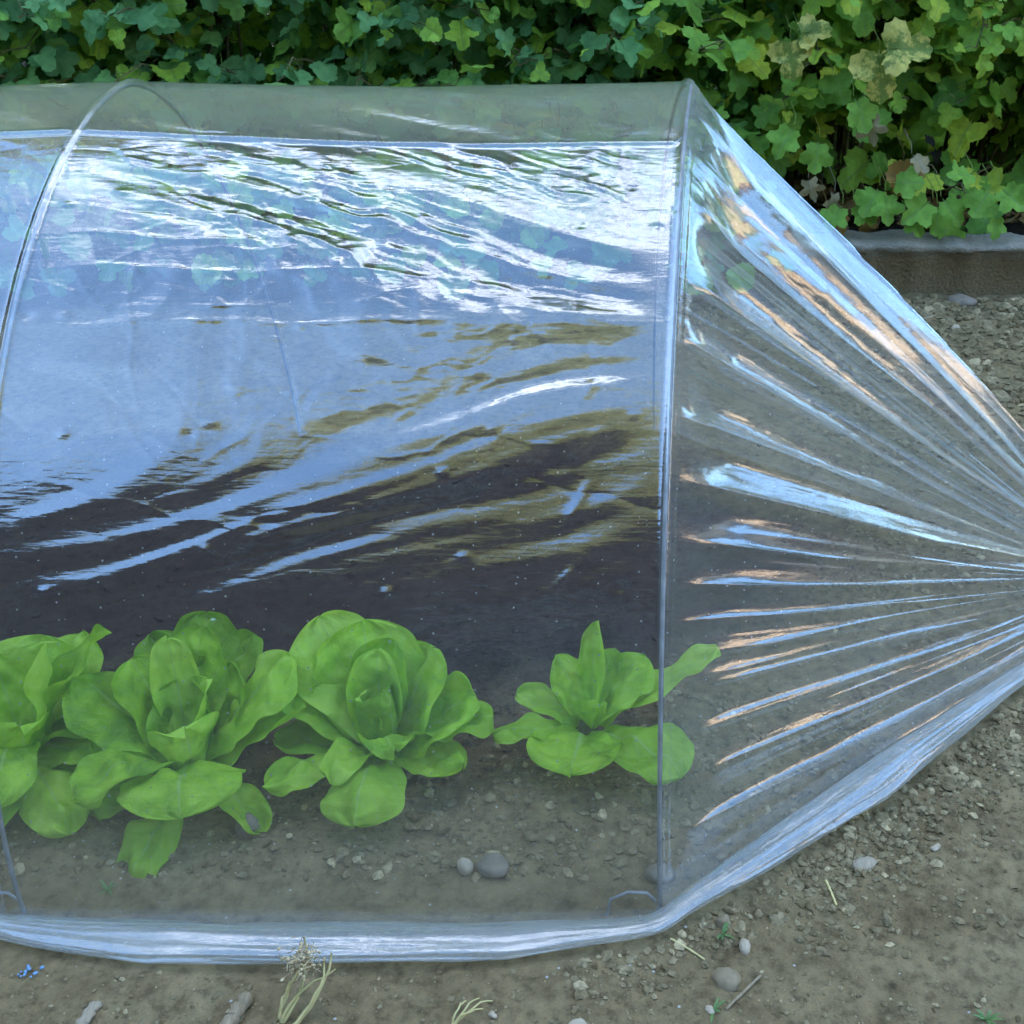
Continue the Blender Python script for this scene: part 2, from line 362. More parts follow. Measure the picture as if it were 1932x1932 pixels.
# ------------------------------------------------------------------ tunnel geometry
XR, YC, TW, THT, TN, LY, LZ = .039, 1.343, 1.056, .651, 1.726, .107, -.029
SP = .6
tt = np.linspace(0, 1, 6001)
def prof(t):
    c = np.cos(np.pi*t); s = np.sin(np.pi*t)
    return -TW/2*np.sign(c)*np.abs(c)**(2/TN), THT*np.abs(s)**(2/TN)
_y, _z = prof(tt)
arc = np.concatenate([[0], np.cumsum(np.hypot(np.diff(_y), np.diff(_z)))]); ARC = arc[-1]
def t_of_a(a): return np.interp(a, arc, tt)
def a_of_t(t): return np.interp(t, tt, arc)
_ys = np.interp(np.linspace(0, ARC, 3001), arc, _y); _zs = np.interp(np.linspace(0, ARC, 3001), arc, _z)
_k = np.exp(-.5*(np.arange(-60, 61)/22)**2); _k /= _k.sum()
def _sm(v):
    p = np.concatenate([2*v[0]-v[60:0:-1], v, 2*v[-1]-v[-2:-62:-1]]); return np.convolve(p, _k, 'valid')
_ys = _sm(_ys); _zs = _sm(_zs)
_as = np.linspace(0, ARC, 3001)
def prof_a(a): return np.interp(a, _as, _ys), np.interp(a, _as, _zs)
_ny = -np.gradient(_zs); _nz = np.gradient(_ys); _l = np.hypot(_ny, _nz); _ny /= _l; _nz /= _l
_ny, _nz = _sm(_ny), _sm(_nz)
def norm_a(a): return np.interp(a, _as, _ny), np.interp(a, _as, _nz)     # outward normal
def hoop_shift(y, z): return LY*(np.minimum(y, 0) + TW/2) - .035*np.maximum(y, 0)/(TW/2) + LZ*z

A_LO = float(a_of_t(.160))
print('arc marks', [round(float(a_of_t(t)), 3) for t in (.129, .164, .209, .255, .306, .336, .391, .405, .447, .53)])
def seam_off(X):
    u = (X - XR)/SP; b = np.floor(u); f = u - b
    return np.where(b >= -1, .020*(1-f), .012 + .008*f)
def film_height(X, A):
    """relief of the sheet, along its outward normal (metres). X distance along the tunnel, A arc length from the front base"""
    aseam = a_of_t(.405); atop = a_of_t(.53)
    u = (X - XR)/SP; fr = u - np.floor(u)
    bay = np.sin(np.pi*fr)
    h = -.005*bay**1.0*sstep(0, .3, A)                                      # sag between hoops
    near = np.minimum(fr, 1-fr)*SP
    h = h + .0028*np.exp(-(near/.0034)**2)                                  # tented over the wire
    free = sstep(.0, .09, near)
    # tension string under the sheet
    h = h + .0022*np.exp(-((A - aseam - seam_off(X) + .004*bay)/.0035)**2)*sstep(0, .012, near)
    # long folds: fall away towards the left low down, the other way near the top
    s = .30 - .60*sstep(.38, .68, A) 
    q = A - s*X + .02*fbm(X*4, A*4, 2, 40)
    lo = sstep(A_LO, A_LO+.10, A)*(1 - .75*sstep(.56, .74, A))
    amp = .65 + .6*fbm(X*2.1, A*4, 2, 77)
    h = h + free*lo*amp*(.0105*fbm(X*1.5, q*33, 2, 15, .38) + .0030*fbm(X*2.4+7, (q+.10*X)*58, 2, 6, .3))
    h = h + free*lo*.0015*ridged(X*2.6, q*30, 2, 9, .35)*sstep(-.2, .5, fbm(X*3+4, A*7, 2, 21))
    # crumple in the upper half
    up = sstep(.40, .52, A)*(1 - .8*sstep(aseam-.03, aseam+.02, A))
    wx = X + .02*fbm(X*9, A*9, 2, 60); wq = q + .006*fbm(X*22, A*22, 2, 61)
    msk = sstep(-.25, .35, fbm(X*5, q*14, 2, 31))
    h = h + free*up*msk*(  .0015*ridged(wx*11, wq*62, 3, 15, .5) +   .0006*fbm(wx*40, wq*110, 2, 18))
    # top sheet: fine streaks
    tp = sstep(aseam-.01, aseam+.03, A)
    h = h + free*tp*(.00022*fbm(X*7, A*50, 2, 25) + .0005*fbm(X*3, A*14, 2, 26))
    # low down, taut with faint folds
    h = h + free*(1-sstep(.1, .22, A))*.0007*fbm(X*2.0, (A-.22*X)*16, 2, 90)
    return h
def add_creases(X, A, h):
    r = np.random.default_rng(5)
    for k in range(130):
        x0 = r.uniform(-.72, .0); a0 = r.uniform(.42, .78) if k < 112 else r.uniform(.22, .45)
        ang = r.normal(-.6, .5) if k < 70 else r.normal(0, .25); L = r.uniform(.03, .13)
        dx, da = math.cos(ang), math.sin(ang)
        p = (X-x0)*dx + (A-a0)*da; q = -(X-x0)*da + (A-a0)*dx + .002*np.sin(p*90+k)
        e = np.clip(1 - np.abs(p)/L, 0, 1)
        h = h + r.uniform(.0002, .0006)*r.choice([-1, 1])*e**.7*np.exp(-np.abs(q)/r.uniform(.0012, .0035))
    for (t0, xa, xb, hgt, tilt) in ((.291, -.60, -.08, .0013, .010), (.299, -.52, -.22, .0010, .02), (.318, -.56, -.12, .0013, -.02), (.336, -.60, -.30, .0010, -.03), (.283, -.42, -.20, .0009, .05)):
        a0 = a_of_t(t0) + tilt*(X+.34) + .0022*np.sin(X*31+t0*90) + .003*fbm(X*16, X*0+t0*9, 2, 44)
        e = np.clip(np.minimum(X-xa, xb-X)/.12, 0, 1)*(.55+.45*fbm(X*22, X*0+t0*50, 2, 45))
        h = h + 1.6*hgt*e*np.exp(-np.abs(A-a0)/.0036)
    for k in range(40):                                                     # pinch marks
        x0 = r.uniform(-.7, .02); a0 = r.uniform(.2, .75)
        d2 = ((X-x0)/.006)**2 + ((A-a0)/.004)**2
        h = h + .0009*np.exp(-d2)*r.choice([-1, 1])
    # short pinched column beside the right hoop
    for (x0, a0, ang, L) in ((-.03, .50, 1.0, .03), (-.035, .44, .9, .03), (-.04, .39, 1.1, .035), (-.045, .33, .8, .03)):
        dx, da = math.cos(ang), math.sin(ang)
        p = (X-x0)*dx + (A-a0)*da; q = -(X-x0)*da + (A-a0)*dx
        h = h + .0011*np.clip(1-np.abs(p)/L, 0, 1)*np.exp(-(q/.005)**2)
    return h

FILM = mat_film('clear_plastic_film', .032, .165, .00055, True, .125, (a_of_t(.395), a_of_t(.44), a_of_t(.60), a_of_t(.72)))
FILM_END = mat_film('gathered_plastic_film', .12, .10, .0005, True, .11)
FILM_HEM = mat_film('rolled_plastic_hem', .20, .10, .0012, False, .15)
tunnel = empty('plastic_tunnel', (0, 0, 0), label='low tunnel of clear plastic film on wire hoops, its end gathered to the ground', cat='garden tunnel')
xs = np.concatenate([np.linspace(-1.5, -.80, 60)[:-1], np.linspace(-.80, XR, 430)])
as_ = np.concatenate([np.linspace(0, a_of_t(.56), 860)[:-1], np.linspace(a_of_t(.56), ARC, 120)])
GX, GA = np.meshgrid(xs, as_, indexing='ij')
hh = add_creases(GX, GA, film_height(GX, GA))
py, pz = prof_a(GA); ny, nz = norm_a(GA)
blend = GX*0+1
V = np.stack([GX + hoop_shift(py, pz), YC + py + ny*hh, pz + nz*hh], -1).reshape(-1, 3)
foot_out = lambda x: .028*np.interp(x, [-1.5, -.60, -.50, -.35, -.12, .0, .06], [.6, .5, .85, 1, 1, .75, .5])
V[:, 1] -= (foot_out(GX)*np.exp(-(GA/.10)**1.3)).ravel()
V[:, 2] = np.maximum(V[:, 2], .004)
mesh_obj('film', V, grid_faces(len(xs), len(as_)), FILM, tunnel, uv=np.stack([GX, GA], -1).reshape(-1, 2))

# gathered end
G = at(2090, 1102, .03)
NS, NT = 330, 1150
ss = np.linspace(0, 1, NS)**1.0
ta = np.concatenate([np.linspace(0, a_of_t(.6), 900)[:-1], np.linspace(a_of_t(.6), ARC, NT-899)])
NT = len(ta)
SS, TA = np.meshgrid(ss, ta, indexing='ij')
def fold_field(SS, TA):
    r = np.random.default_rng(23)
    T = t_of_a(TA)
    shift = np.zeros_like(SS); h = np.zeros_like(SS)
    known = [.485, .445, .40, .365, .318, .285, .248, .218, .192, .174, .158, .142, .127, .104, .078, .05]
    extra = list(.5 + r.uniform(.01, .48, 22)) + [.199, .183, .166, .150, .134, .115, .09, .065]
    for k, t0 in enumerate(known + extra):
        a0 = a_of_t(t0)
        hi = t0 > .22
        w = r.uniform(.006, .011) if hi else r.uniform(.0040, .0065)
        s0 = r.uniform(.0, .02) if hi else r.uniform(.0, .06)
        g = sstep(s0, s0 + (.12 if hi else .16), SS)
        amp = r.uniform(.6, 1.0)*(1.0 if hi else .72)*(.45 if k >= len(known)+22 else 1)
        d = (TA - a0 - .006*np.sin(SS*5+k) - .010*r.normal()*SS)/w
        sharp = np.exp(-np.sqrt(d*d + .02)*1.15)                            # sharp crest, concave flanks
        wid = np.exp(-(d/2.6)**2)
        h = h + amp*g*(.55 + 1.1*(.5 + .5*fbm(SS*5 + k*3.7, SS*0 + k, 2, 300+k)))*(.0065*sharp - .003*wid)*(1 - .72*SS)*(SS+.12)**.25
        shift = shift - amp*g*w*1.35*d*np.exp(-d*d*.8)*(.35 + .8*SS)
    kn = np.sort(np.array([a_of_t(t) for t in [0] + known + list(.5 + r.uniform(.01, .48, 14)) + [1]]))
    TW_ = TA + .012*fbm(TA*3, SS*2.2, 2, 55)*SS + .010*np.sin(SS*3.0)*SS
    ii = np.clip(np.searchsorted(kn, TW_) - 1, 0, len(kn)-2); wdt = kn[ii+1]-kn[ii]; f = np.clip((TW_-kn[ii])/wdt, 0, 1)
    sk = r.uniform(.3, .7, len(kn))[ii]; f2 = f**(np.log(.5)/np.log(sk))
    st = r.uniform(.0, .03, len(kn))[ii]
    lowk = np.interp(TA, [0, a_of_t(.2), a_of_t(.26)], [.35, .45, 1])
    h = h - np.minimum(.36*wdt, .030)*4*f2*(1-f2)*sstep(st, st+.13, SS)*(1-.75*SS)*lowk
    h = h + .006*fbm(TA*22, SS*2.0, 2, 5)*sstep(0, .3, SS)*(1-.5*SS)
    crump = sstep(.0, .06, SS)*(1-sstep(.35, .75, SS))*sstep(.16, .3, T)
    h = h + crump*(.0009*ridged(TA*45, SS*9, 3, 71)*sstep(-.1, .4, fbm(TA*9, SS*5, 2, 72)) + .0005*fbm(TA*70, SS*22, 2, 73))
    h = h + (1-sstep(.1, .3, T))*.0006*ridged(TA*60, SS*5, 2, 76)*sstep(.05, .3, SS)
    return h, shift
fh, fs = fold_field(SS, TA)
TE = np.clip(TA + fs, 0, ARC)
py, pz = prof_a(TE); ny, nz = norm_a(TE)
hx = XR + hoop_shift(py, pz)
P0 = np.stack([hx, YC + py, pz], -1)
NH = np.stack([np.zeros_like(ny), ny, nz], -1)
rr = .011
roundx = np.clip(SS/.03, 0, 1)*np.pi/2*.75
P1 = P0 + np.stack([rr*np.sin(roundx), np.zeros_like(ny), np.zeros_like(ny)], -1) - NH*(rr*(1-np.cos(roundx)))[..., None]
sl = np.clip((SS-.03)/.97, 0, 1)
T_ = t_of_a(TE)
Gp = np.array(G)[None, None] + np.stack([.012*np.sin(T_*40), -.018*np.cos(np.pi*T_), (.052*np.sin(np.pi*T_)-.012) + 0*SS], -1)
P = P1*(1-sl)[..., None] + Gp*sl[..., None]
bul = .018*np.exp(-((T_-.50)/.13)**2) + .004*np.exp(-((T_-.0)/.07)**2) - .012*np.exp(-((T_-.28)/.08)**2)
dG = Gp - P1; tng = np.stack([0*ny, nz, -ny], -1)
nc = np.cross(tng, dG); nc /= np.linalg.norm(nc, axis=-1)[..., None] + 1e-9
sgn = np.sign((nc*NH).sum(-1)); nc *= sgn[..., None]
P = P + nc*(bul*np.sin(np.pi*np.clip(sl, 0, 1)**1.5))[..., None] + nc*(fh + .0035*np.exp(-(SS/.008)**2))[..., None]
P[..., 2] = np.maximum(P[..., 2], .003 + .002*vn(TA*40, SS*9, 3))
mesh_obj('end_gather', P.reshape(-1, 3), grid_faces(NS, NT), FILM_END, tunnel, uv=np.stack([SS*.6 + XR, TA], -1).reshape(-1, 2))

# rolled hem along the front base and along the foot of the gathered end
n1 = 420; n2 = 300
pa = np.stack([np.linspace(-1.5, XR, n1), np.full(n1, YC-TW/2), np.zeros(n1)], 1); pa[:, 1] -= foot_out(pa[:, 0])
foot = P[:, 0, :].copy(); foot[:, 2] = 0; foot[:, 1] -= .010*np.exp(-ss/.15)
k_ = np.linspace(0, NS-1, n2).astype(int)[2:]
path = np.concatenate([pa, foot[k_]])
for _ in range(60): path[1:-1] = path[1:-1]*.5 + .25*(path[:-2] + path[2:])
tg = np.gradient(path, axis=0); tg[:, 2] = 0; tg /= np.linalg.norm(tg, axis=1)[:, None] + 1e-9
ou = np.stack([tg[:, 1], -tg[:, 0], 0*tg[:, 0]], 1)
dist = np.concatenate([[0], np.cumsum(np.linalg.norm(np.diff(path, axis=0), axis=1))])
nq = 72
qq = np.linspace(0, 1, nq)
ang = np.pi*1.05 - qq*np.pi*2.0
xw = path[:, 0]
wid = np.interp(xw, [-1.5, -.62, -.54, -.42, -.28, -.10, -.02, .05, .12, .25, .45, .62], [.030, .014,   .028, .042, .042, .040, .026, .020, .032, .044, .022, .010])
hei = np.interp(xw, [-1.5, -.62, -.4, -.1, .03, .12, .3, .62], [.016, .013, .016, .015, .012, .020, .028, .014])
DD, QQ = np.meshgrid(dist, ang, indexing='ij'); Wd = wid[:, None]; He = hei[:, None]
wr = 1 + .16*fbm(DD*5, QQ*1.1, 2, 4) + .10*ridged(DD*3 + QQ*.3, QQ*2.3, 2, 12) + .07*fbm(DD*14, QQ*4, 2, 13) + .085*ridged(DD*2.2 + 3, QQ*4.6 + .5*np.sin(DD*9), 2, 14)
oo = Wd*.5*(1 + np.cos(QQ)*wr) - .004; zz = He*.5*(1 + np.sin(QQ)*wr) - .002
Vh = path[:, None, :] + ou[:, None, :]*oo[..., None]; Vh[..., 2] = np.maximum(zz, .002)
mesh_obj('rolled_hem', Vh.reshape(-1, 3), grid_faces(len(path), nq), FILM_HEM, tunnel, uv=np.stack([DD, QQ*.02], -1).reshape(-1, 2))

# hoops: wire arches under the film, with a bent foot lying on the soil
for k in range(3):
    a = np.linspace(0, ARC, 140); y, z = prof_a(a); n_y, n_z = norm_a(a)
    pts = np.stack([XR - SP*k + hoop_shift(y, z), YC + y - n_y*.0035, z - n_z*.0035], 1)
    pts[0, 2] = -.06; pts[-1, 2] = -.06
    Vt, Ft = tube(pts, .0023, 8)
    o = mesh_obj('hoop', Vt, Ft, WIRE, tunnel)
    bx, by = pts[1, 0], pts[1, 1]
    hook = [(bx-.004, by+.004, .004), (bx-.012, by+.004, .014), (bx-.03, by+.002, .017), (bx-.046, by-.002, .012), (bx-.05, by-.003, -.01)]
    Vt, Ft = tube(np.array(hook), .0016, 7)
    mesh_obj('hooked_foot', Vt, Ft, WIRE, o)
# string lying along the inside of the film, hoop to hoop
xs_ = np.linspace(-1.2+XR, XR, 90); a_s = a_of_t(.405) + seam_off(xs_) - .004*np.sin(np.pi*(((xs_-XR)/SP) % 1.0))
y, z = prof_a(a_s); n_y, n_z = norm_a(a_s)
fr_ = ((xs_-XR)/SP) % 1.0
pts = np.stack([xs_ + hoop_shift(y, z), YC + y - n_y*.006 - n_y*.004*np.sin(np.pi*fr_), z - n_z*.006 - n_z*.004*np.sin(np.pi*fr_)], 1)
mesh_obj('tension_cord', *tube(pts, .0011, 6), mat_plain('cord', (.5, .52, .55), (.65, .67, .7)), tunnel)

# ------------------------------------------------------------------ ground
def axis(lo, hi, step, far):
    core = np.arange(lo, hi+1e-6, step); out = [];
    d = step; x = hi
    while x < far: d *= 1.35; x += d; out.append(x)
    outl = []; d = step; x = lo
    while x > -far: d *= 1.35; x -= d; outl.append(x)
    return np.concatenate([outl[::-1], core, out])
gx = axis(-1.0, 1.4, .0042, 260); gy = axis(.52, 2.62, .0042, 260)
def ground_z(x, y):
    x = np.asarray(x, float); y = np.asarray(y, float)
    near = np.exp(-(np.maximum(0, np.hypot(x, y-1.3)-1.6)/1.5)**2)
    z = .010*fbm(x*2.2, y*2.2, 3, 100) + .005*fbm(x*11, y*11, 3, 101) + .0030*fbm(x*48, y*48, 3, 102) + .0022*np.maximum(0, fbm(x*95, y*95, 2, 106))
    ins = sstep(.02, .12, TW/2 - np.abs(y-YC))*sstep(-.02, .1, XR+.45-x)
    rough_r = sstep(.15, .5, x)*sstep(.75, 1.1, y)
    z = z + (ins*.9 + rough_r*.6)*.010*fbm(x*26, y*26, 3, 103)
    z = z - .006*sstep(.0, .5, x)*(1-sstep(.75, .95, y))
    edge = np.abs(YC - TW/2 - y) 
    z = np.where((edge < .10) & (x < .1), np.minimum(z*sstep(.02, .10, edge), .004) - .003*(1-sstep(.02, .1, edge)), z)
    return z*near - .004
GXX, GYY = np.meshgrid(gx, gy, indexing='ij')
gz = ground_z(GXX, GYY)
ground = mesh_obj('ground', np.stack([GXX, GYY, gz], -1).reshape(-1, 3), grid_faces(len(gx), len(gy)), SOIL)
tag(ground, 'bare grey brown garden soil, smooth and trodden in front', kind='structure')
def gpt(px, py):
    p = at(px, py, 0)
    for _ in range(3): p = at(px, py, float(ground_z(p.x, p.y)))
    return p

# ---- icosphere templates
import bmesh
def ico(sub):
    bm = bmesh.new(); bmesh.ops.create_icosphere(bm, subdivisions=sub, radius=1)
    V = np.array([v.co[:] for v in bm.verts]); F = np.array([[v.index for v in f.verts] for f in bm.faces]); bm.free(); return V, F
ICO1, ICO2, ICO3 = ico(1), ico(2), ico(3)
def rock(tmpl, size, r, flat=.7, jag=.25):
    V, F = tmpl
    s = r.uniform(.7, 1.3, 3); s[2] *= flat
    f = r.normal(0, 1, (4, 3))
    d = 1 + jag*(np.sin(V@f[0]*1.6 + 1)*.5 + np.sin(V@f[1]*2.6)*.35 + np.sin(V@f[2]*4.5+2)*.22 + .12*np.sin(V@f[3]*8))
    V = V*d[:, None]*(1 + (r.normal(0, .11, len(V))[:, None] if jag > .4 else 0))*s*size
    a = r.uniform(0, 6.28); c, q = math.cos(a), math.sin(a)
    return V@np.array([[c, -q, 0], [q, c, 0], [0, 0, 1]]), F
clods = MB(); r = np.random.default_rng(3)
def scatter(n, fpos, smin, smax, p=2.2):
    for _ in range(n):
        x, y = fpos()
        s = smin + (smax-smin)*r.random()**p
        V, F = rock(ICO2 if s > .0045 else ICO1, s, r, .7, .5)
        z = float(ground_z(x, y))
        clods.add(V + np.array([x, y, z + s*.08]), F)
def in_tunnel(): return r.uniform(-.95, .42), YC + r.uniform(-.46, .46)
def in_tunnel_front(): return r.uniform(-.62, .30), r.uniform(.86, 1.15)
def right_bed():
    while True:
        p = at(r.uniform(1500, 1960), r.uniform(560, 1800), 0)
        i = int(np.argmin(np.hypot(path[:, 0]-p.x, path[:, 1]-p.y))); d = (p.x-path[i, 0])*ou[i, 0] + (p.y-path[i, 1])*ou[i, 1]
        if p.y > 1.35 and p.y < 2.5: return p.x, p.y
        if d > wid[i] and r.random() < math.exp(-(d-wid[i])/.09): return p.x, p.y
def near_edge():
    q = r.random()**1.5
    i = r.integers(n1-25, len(path)-30); d = abs(r.normal(0, .035))
    b = path[i] + ou[i]*(wid[i] + d); return b[0], b[1]
def front():
    p = at(r.uniform(-30, 1960), r.uniform(1830, 1960), 0); return p.x, p.y
def kerb_foot(): return r.uniform(.1, 1.3), 2.52 - abs(r.normal(0, .16))
scatter(2200, in_tunnel, .0012, .0055, 3); scatter(4600, in_tunnel_front, .0010, .0056, 3.2)
scatter(4200, right_bed, .0009, .0052, 3.2); scatter(1300, near_edge, .0009, .0056, 3)
scatter(900, front, .0007, .003, 3); scatter(1500, kerb_foot, .0025, .013, 2.8)
def behind(): return r.uniform(.35, 1.25), r.uniform(1.75, 2.5)
scatter(1600, behind, .003, .014, 2.4)
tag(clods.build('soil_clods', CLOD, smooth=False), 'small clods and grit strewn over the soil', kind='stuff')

def stone(px, py, size, mat, label, flat=.7, z=.3, seed=0, jag=.2, grp=None):
    p = gpt(px, py); rr_ = np.random.default_rng(seed + 500)
    size *= .78; V, F = rock(ICO3, size, rr_, flat, jag + .12)
    o = mesh_obj('stone', V, F, mat, loc=(p.x, p.y, p.z + size*z)); tag(o, label, 'stone', grp or 'stones on the soil'); return o
stone(1815, 575, .028, STONE_B, 'rounded brown stone lying by the foot of the kerb', .6, .35, 1, .1)
stone(1803, 622, .013, STONE_W, 'pale cream pebble a little in front of the brown stone near the kerb', .7, .3, 2)
stone(1370, 1850, .017, STONE_G, 'flat egg shaped grey stone half buried in front of the tunnel', .5, .1, 3, .1)
stone(880, 1640, .014, STONE_W, 'pale oval stone on the soil under the film, left of a round brown one', .7, .4, 4, .1)
stone(930, 1640, .017, STONE_B, 'round brown stone under the film beside a pale oval one', .7, .4, 5, .1)
stone(468, 1562, .017, STONE_B, 'round tan stone under the film at the foot of the lettuce leaves', .8, .4, 6, .1)
stone(1365, 1745, .010, STONE_G, 'dark grey clod like stone in the largest heap beside the hem', .8, .4, 7)
stone(1405, 1790, .008, STONE_W, 'light grey stone between the hem and the egg shaped stone', .8, .4, 8)
stone(1250, 1655, .014, STONE_B, 'smooth brown stone just inside the film by the hoop foot', .7, .4, 9)
stone(1090, 1945, .010, STONE_W, 'chipped white stone near the lower edge of the photograph', .5, .4, 10, .4)
stone(1338, 1907, .0045, STONE_W, 'tiny white pebble below the egg shaped stone', .8, .4, 11)
stone(1765, 1602, .006, STONE_W, 'small white pebble on the grit right of the hem', .9, .4, 12)
stone(648, 1950, .0055, STONE_W, 'white pebble right of the dry weed stalks', .8, .4, 13)
stone(630, 1944, .005, STONE_W, 'white pebble close beside the dry weed stalks', .8, .4, 14)
stone(930, 1918, .005, STONE_W, 'pale pebble above the dry sprig at the lower edge', .8, .4, 15)

# ------------------------------------------------------------------ lettuces
def lettuce_leaf(Ln, W, e0, e1, cup, seed, wav=.011, blister=.0022):
    nu, nv = 26, 19
    u = 1 - (1 - np.linspace(0, 1, nu))**1.6; v = np.linspace(-1, 1, nv)
    ang = R(e0) + (R(e1)-R(e0))*u**1.3
    du = Ln*np.diff(u)
    cx = np.concatenate([[0], np.cumsum(np.cos((ang[:-1]+ang[1:])/2)*du)]); cz = np.concatenate([[0], np.cumsum(np.sin((ang[:-1]+ang[1:])/2)*du)])
    um = .63
    w = W*.5*np.where(u > um, np.sqrt(np.clip(1 - np.abs((u-um)/(1-um))**2.5, 0, 1)), .30 + .70*sstep(-.15, um-.03, u))
    w = np.maximum(w, .002)
    U, Vv = np.meshgrid(u, v, indexing='ij')
    off = cup*w[:, None]*(Vv**2) + blister*6.0*fbm(U*Ln*44 + seed, Vv*W*27, 3, seed)*(1-.5*np.abs(Vv)) 
    off += wav*fbm(U*Ln*26+seed*3, Vv*1.3, 2, seed+9)*np.abs(Vv)**2*1.8
    off -= .0018*np.exp(-(Vv/.12)**2)*(1-U)
    sx = -np.sin(ang)[:, None]; sz = np.cos(ang)[:, None]
    # foreshorten the blade sideways as it cups
    yy = w[:, None]*Vv*(1-.18*abs(cup)*Vv**2)
    X = cx[:, None] + sx*off; Z = cz[:, None] + sz*off
    V = np.stack([X, yy*(1+.10*fbm(U*5+seed, Vv*0+seed, 2, seed+4)), Z], -1).reshape(-1, 3)
    return V, grid_faces(nu, nv), np.stack([Vv*.5+.5, U], -1).reshape(-1, 2)
def make_lettuce(px, py, leaves, label, seed, scale=1.0):
    p = gpt(px, py)
    root = empty('lettuce', (p.x, p.y, p.z), label=label, cat='lettuce', group='lettuces growing in a row under the film')
    root.scale = (1, 1, 1)
    rj = random.Random(seed)
    for i, (az, e0, e1, Ln, W, cup, old) in enumerate(leaves):
        if seed in (1, 2) and e0 < 76 and i: e0 -= 7; e1 -= 14
        az += rj.uniform(-9, 9); e1 += rj.uniform(-10, 10); Ln *= rj.uniform(.92, 1.1)
        V, F, uv = lettuce_leaf(Ln*scale, W*scale, e0, e1, cup, seed*31+i)
        o = mesh_obj('leaf', V, F, LETT_OLD if old else LETT, root, uv=uv)
        o.rotation_euler = (0, 0, R(az)); o.location = (.010*math.cos(R(az)), .010*math.sin(R(az)), .012 + .002*i)
        sd = o.modifiers.new('Smooth', 'SUBSURF'); sd.levels = 1; sd.render_levels = 1
    st = tube(np.array([(0, 0, -.02), (0, 0, .01), (.002, 0, .04)]), [.012, .012, .006], 8)
    mesh_obj('stem', *st, STEM_G, root)
    return root
LC = [(112, 72, 62, .180, .150, .35, 0), (38, 62, 55, .165, .135, .3, 0), (12, 48, 20, .150, .11, .2, 0), (165, 45, 15, .150, .11, .25, 0),
      (-148, 42, -30, .150, .060, -.2, 0), (-86, 38, -38, .135, .105, -.15, 1), (-28, 32, -18, .115, .07, .1, 0), (-170, 25, -20, .12, .07, .1, 1),
      (95, 84, 78, .120, .085, .8, 0), (-40, 72, 95, .095, .075, .8, 1), (215, 76, 88, .090, .06, .7, 0), (-120, 40, -10, .095, .055, .1, 0), (70, 78, 70, .14, .09, .6, 1), (140, 60, 35, .17, .13, -.1, 0), (-5, 30, 5, .14, .07, .2, 1), (-65, 55, 10, .10, .07, .3, 0)]
LB = [(-86, 82, -66, .185, .165, -.10, 0), (-95, 22, -50, .170, .075, -.25, 1), (102, 62, 38, .150, .17, -.15, 0), (58, 70, 62, .16, .135, .3, 0),
      (140, 68, 58, .16, .11, .5, 0), (5, 48, 22, .165, .10, .2, 0), (-38, 32, -45, .155, .055, .1, 0), (178, 40, 5, .13, .10, .2, 1), (-62, 70, 80, .11, .10, .6, 0),
      (84, 82, 76, .13, .10, .7, 0), (-150, 30, -35, .14, .09, -.1, 1), (28, 76, 70, .13, .08, .6, 0), (80, 70, 62, .165, .10, .4, 0), (155, 55, 20, .17, .13, -.15, 0), (25, 58, 36, .17, .12, -.1, 0), (-130, 50, -30, .15, .10, .1, 0), (110, 78, 75, .16, .07, .5, 0)]
LA = [(95, 62, 48, .165, .17, .2, 0), (40, 76, 72, .185, .085, .6, 0), (-60, 74, 70, .125, .10, .6, 0), (-130, 48, -12, .155, .085, .2, 0), (-105, 30, -35, .13, .12, .1, 1),
      (-55, 38, -28, .165, .085, -.25, 0), (-30, 22, -40, .16, .09, .1, 1), (160, 50, 20, .15, .12, .2, 0), (190, 30, -10, .14, .1, 0, 1), (130, 75, 70, .13, .09, .6, 0), (10, 50, 25, .12, .08, .3, 0), (65, 60, 45, .18, .12, -.1, 0), (-85, 62, -40, .15, .10, .1, 0), (-10, 34, -25, .17, .08, -.1, 1), (30, 66, 58, .19, .07, .5, 0)]
LD = [(78, 78, 72, .150, .042, .5, 0), (-92, 44, -16, .115, .125, .2, 0), (14, 26, 14, .185, .060, .2, 0), (-38, 34, -28, .170, .105, -.15, 1), (168, 36, 8, .095, .055, .2, 0),
      (-158, 26, -8, .115, .050, .1, 1), (32, 50, 22, .115, .075, -.15, 0), (128, 64, 48, .085, .06, .3, 0), (60, 46, 32, .10, .05, .3, 1), (-60, 70, 60, .06, .04, .5, 0)]
LE = [(90, 60, 40, .17, .14, .2, 1), (30, 55, 35, .15, .11, .2, 1), (150, 58, 40, .15, .12, .2, 1), (-90, 40, 0, .13, .11, .2, 1), (-20, 40, 5, .14, .1, .1, 1), (200, 40, 0, .14, .1, .1, 1), (60, 80, 75, .12, .08, .6, 1)]
make_lettuce(62, 1460, LA, 'lettuce cut by the left edge with pointed upright leaf and drooping lower leaves', 1, .77)
make_lettuce(372, 1485, LB, 'lettuce with one very broad cupped leaf hanging forward and a tongue below it', 2, .78)
make_lettuce(725, 1450, LC, 'tallest lettuce with two big round upright leaves, left of the small one', 3, .84)
make_lettuce(1105, 1400, LD, 'small open lettuce with one narrow upright leaf beside the right hoop', 4, .84)
make_lettuce(385, 1365, LE, 'dark lettuce half hidden behind the broad leaved one', 5, .62)

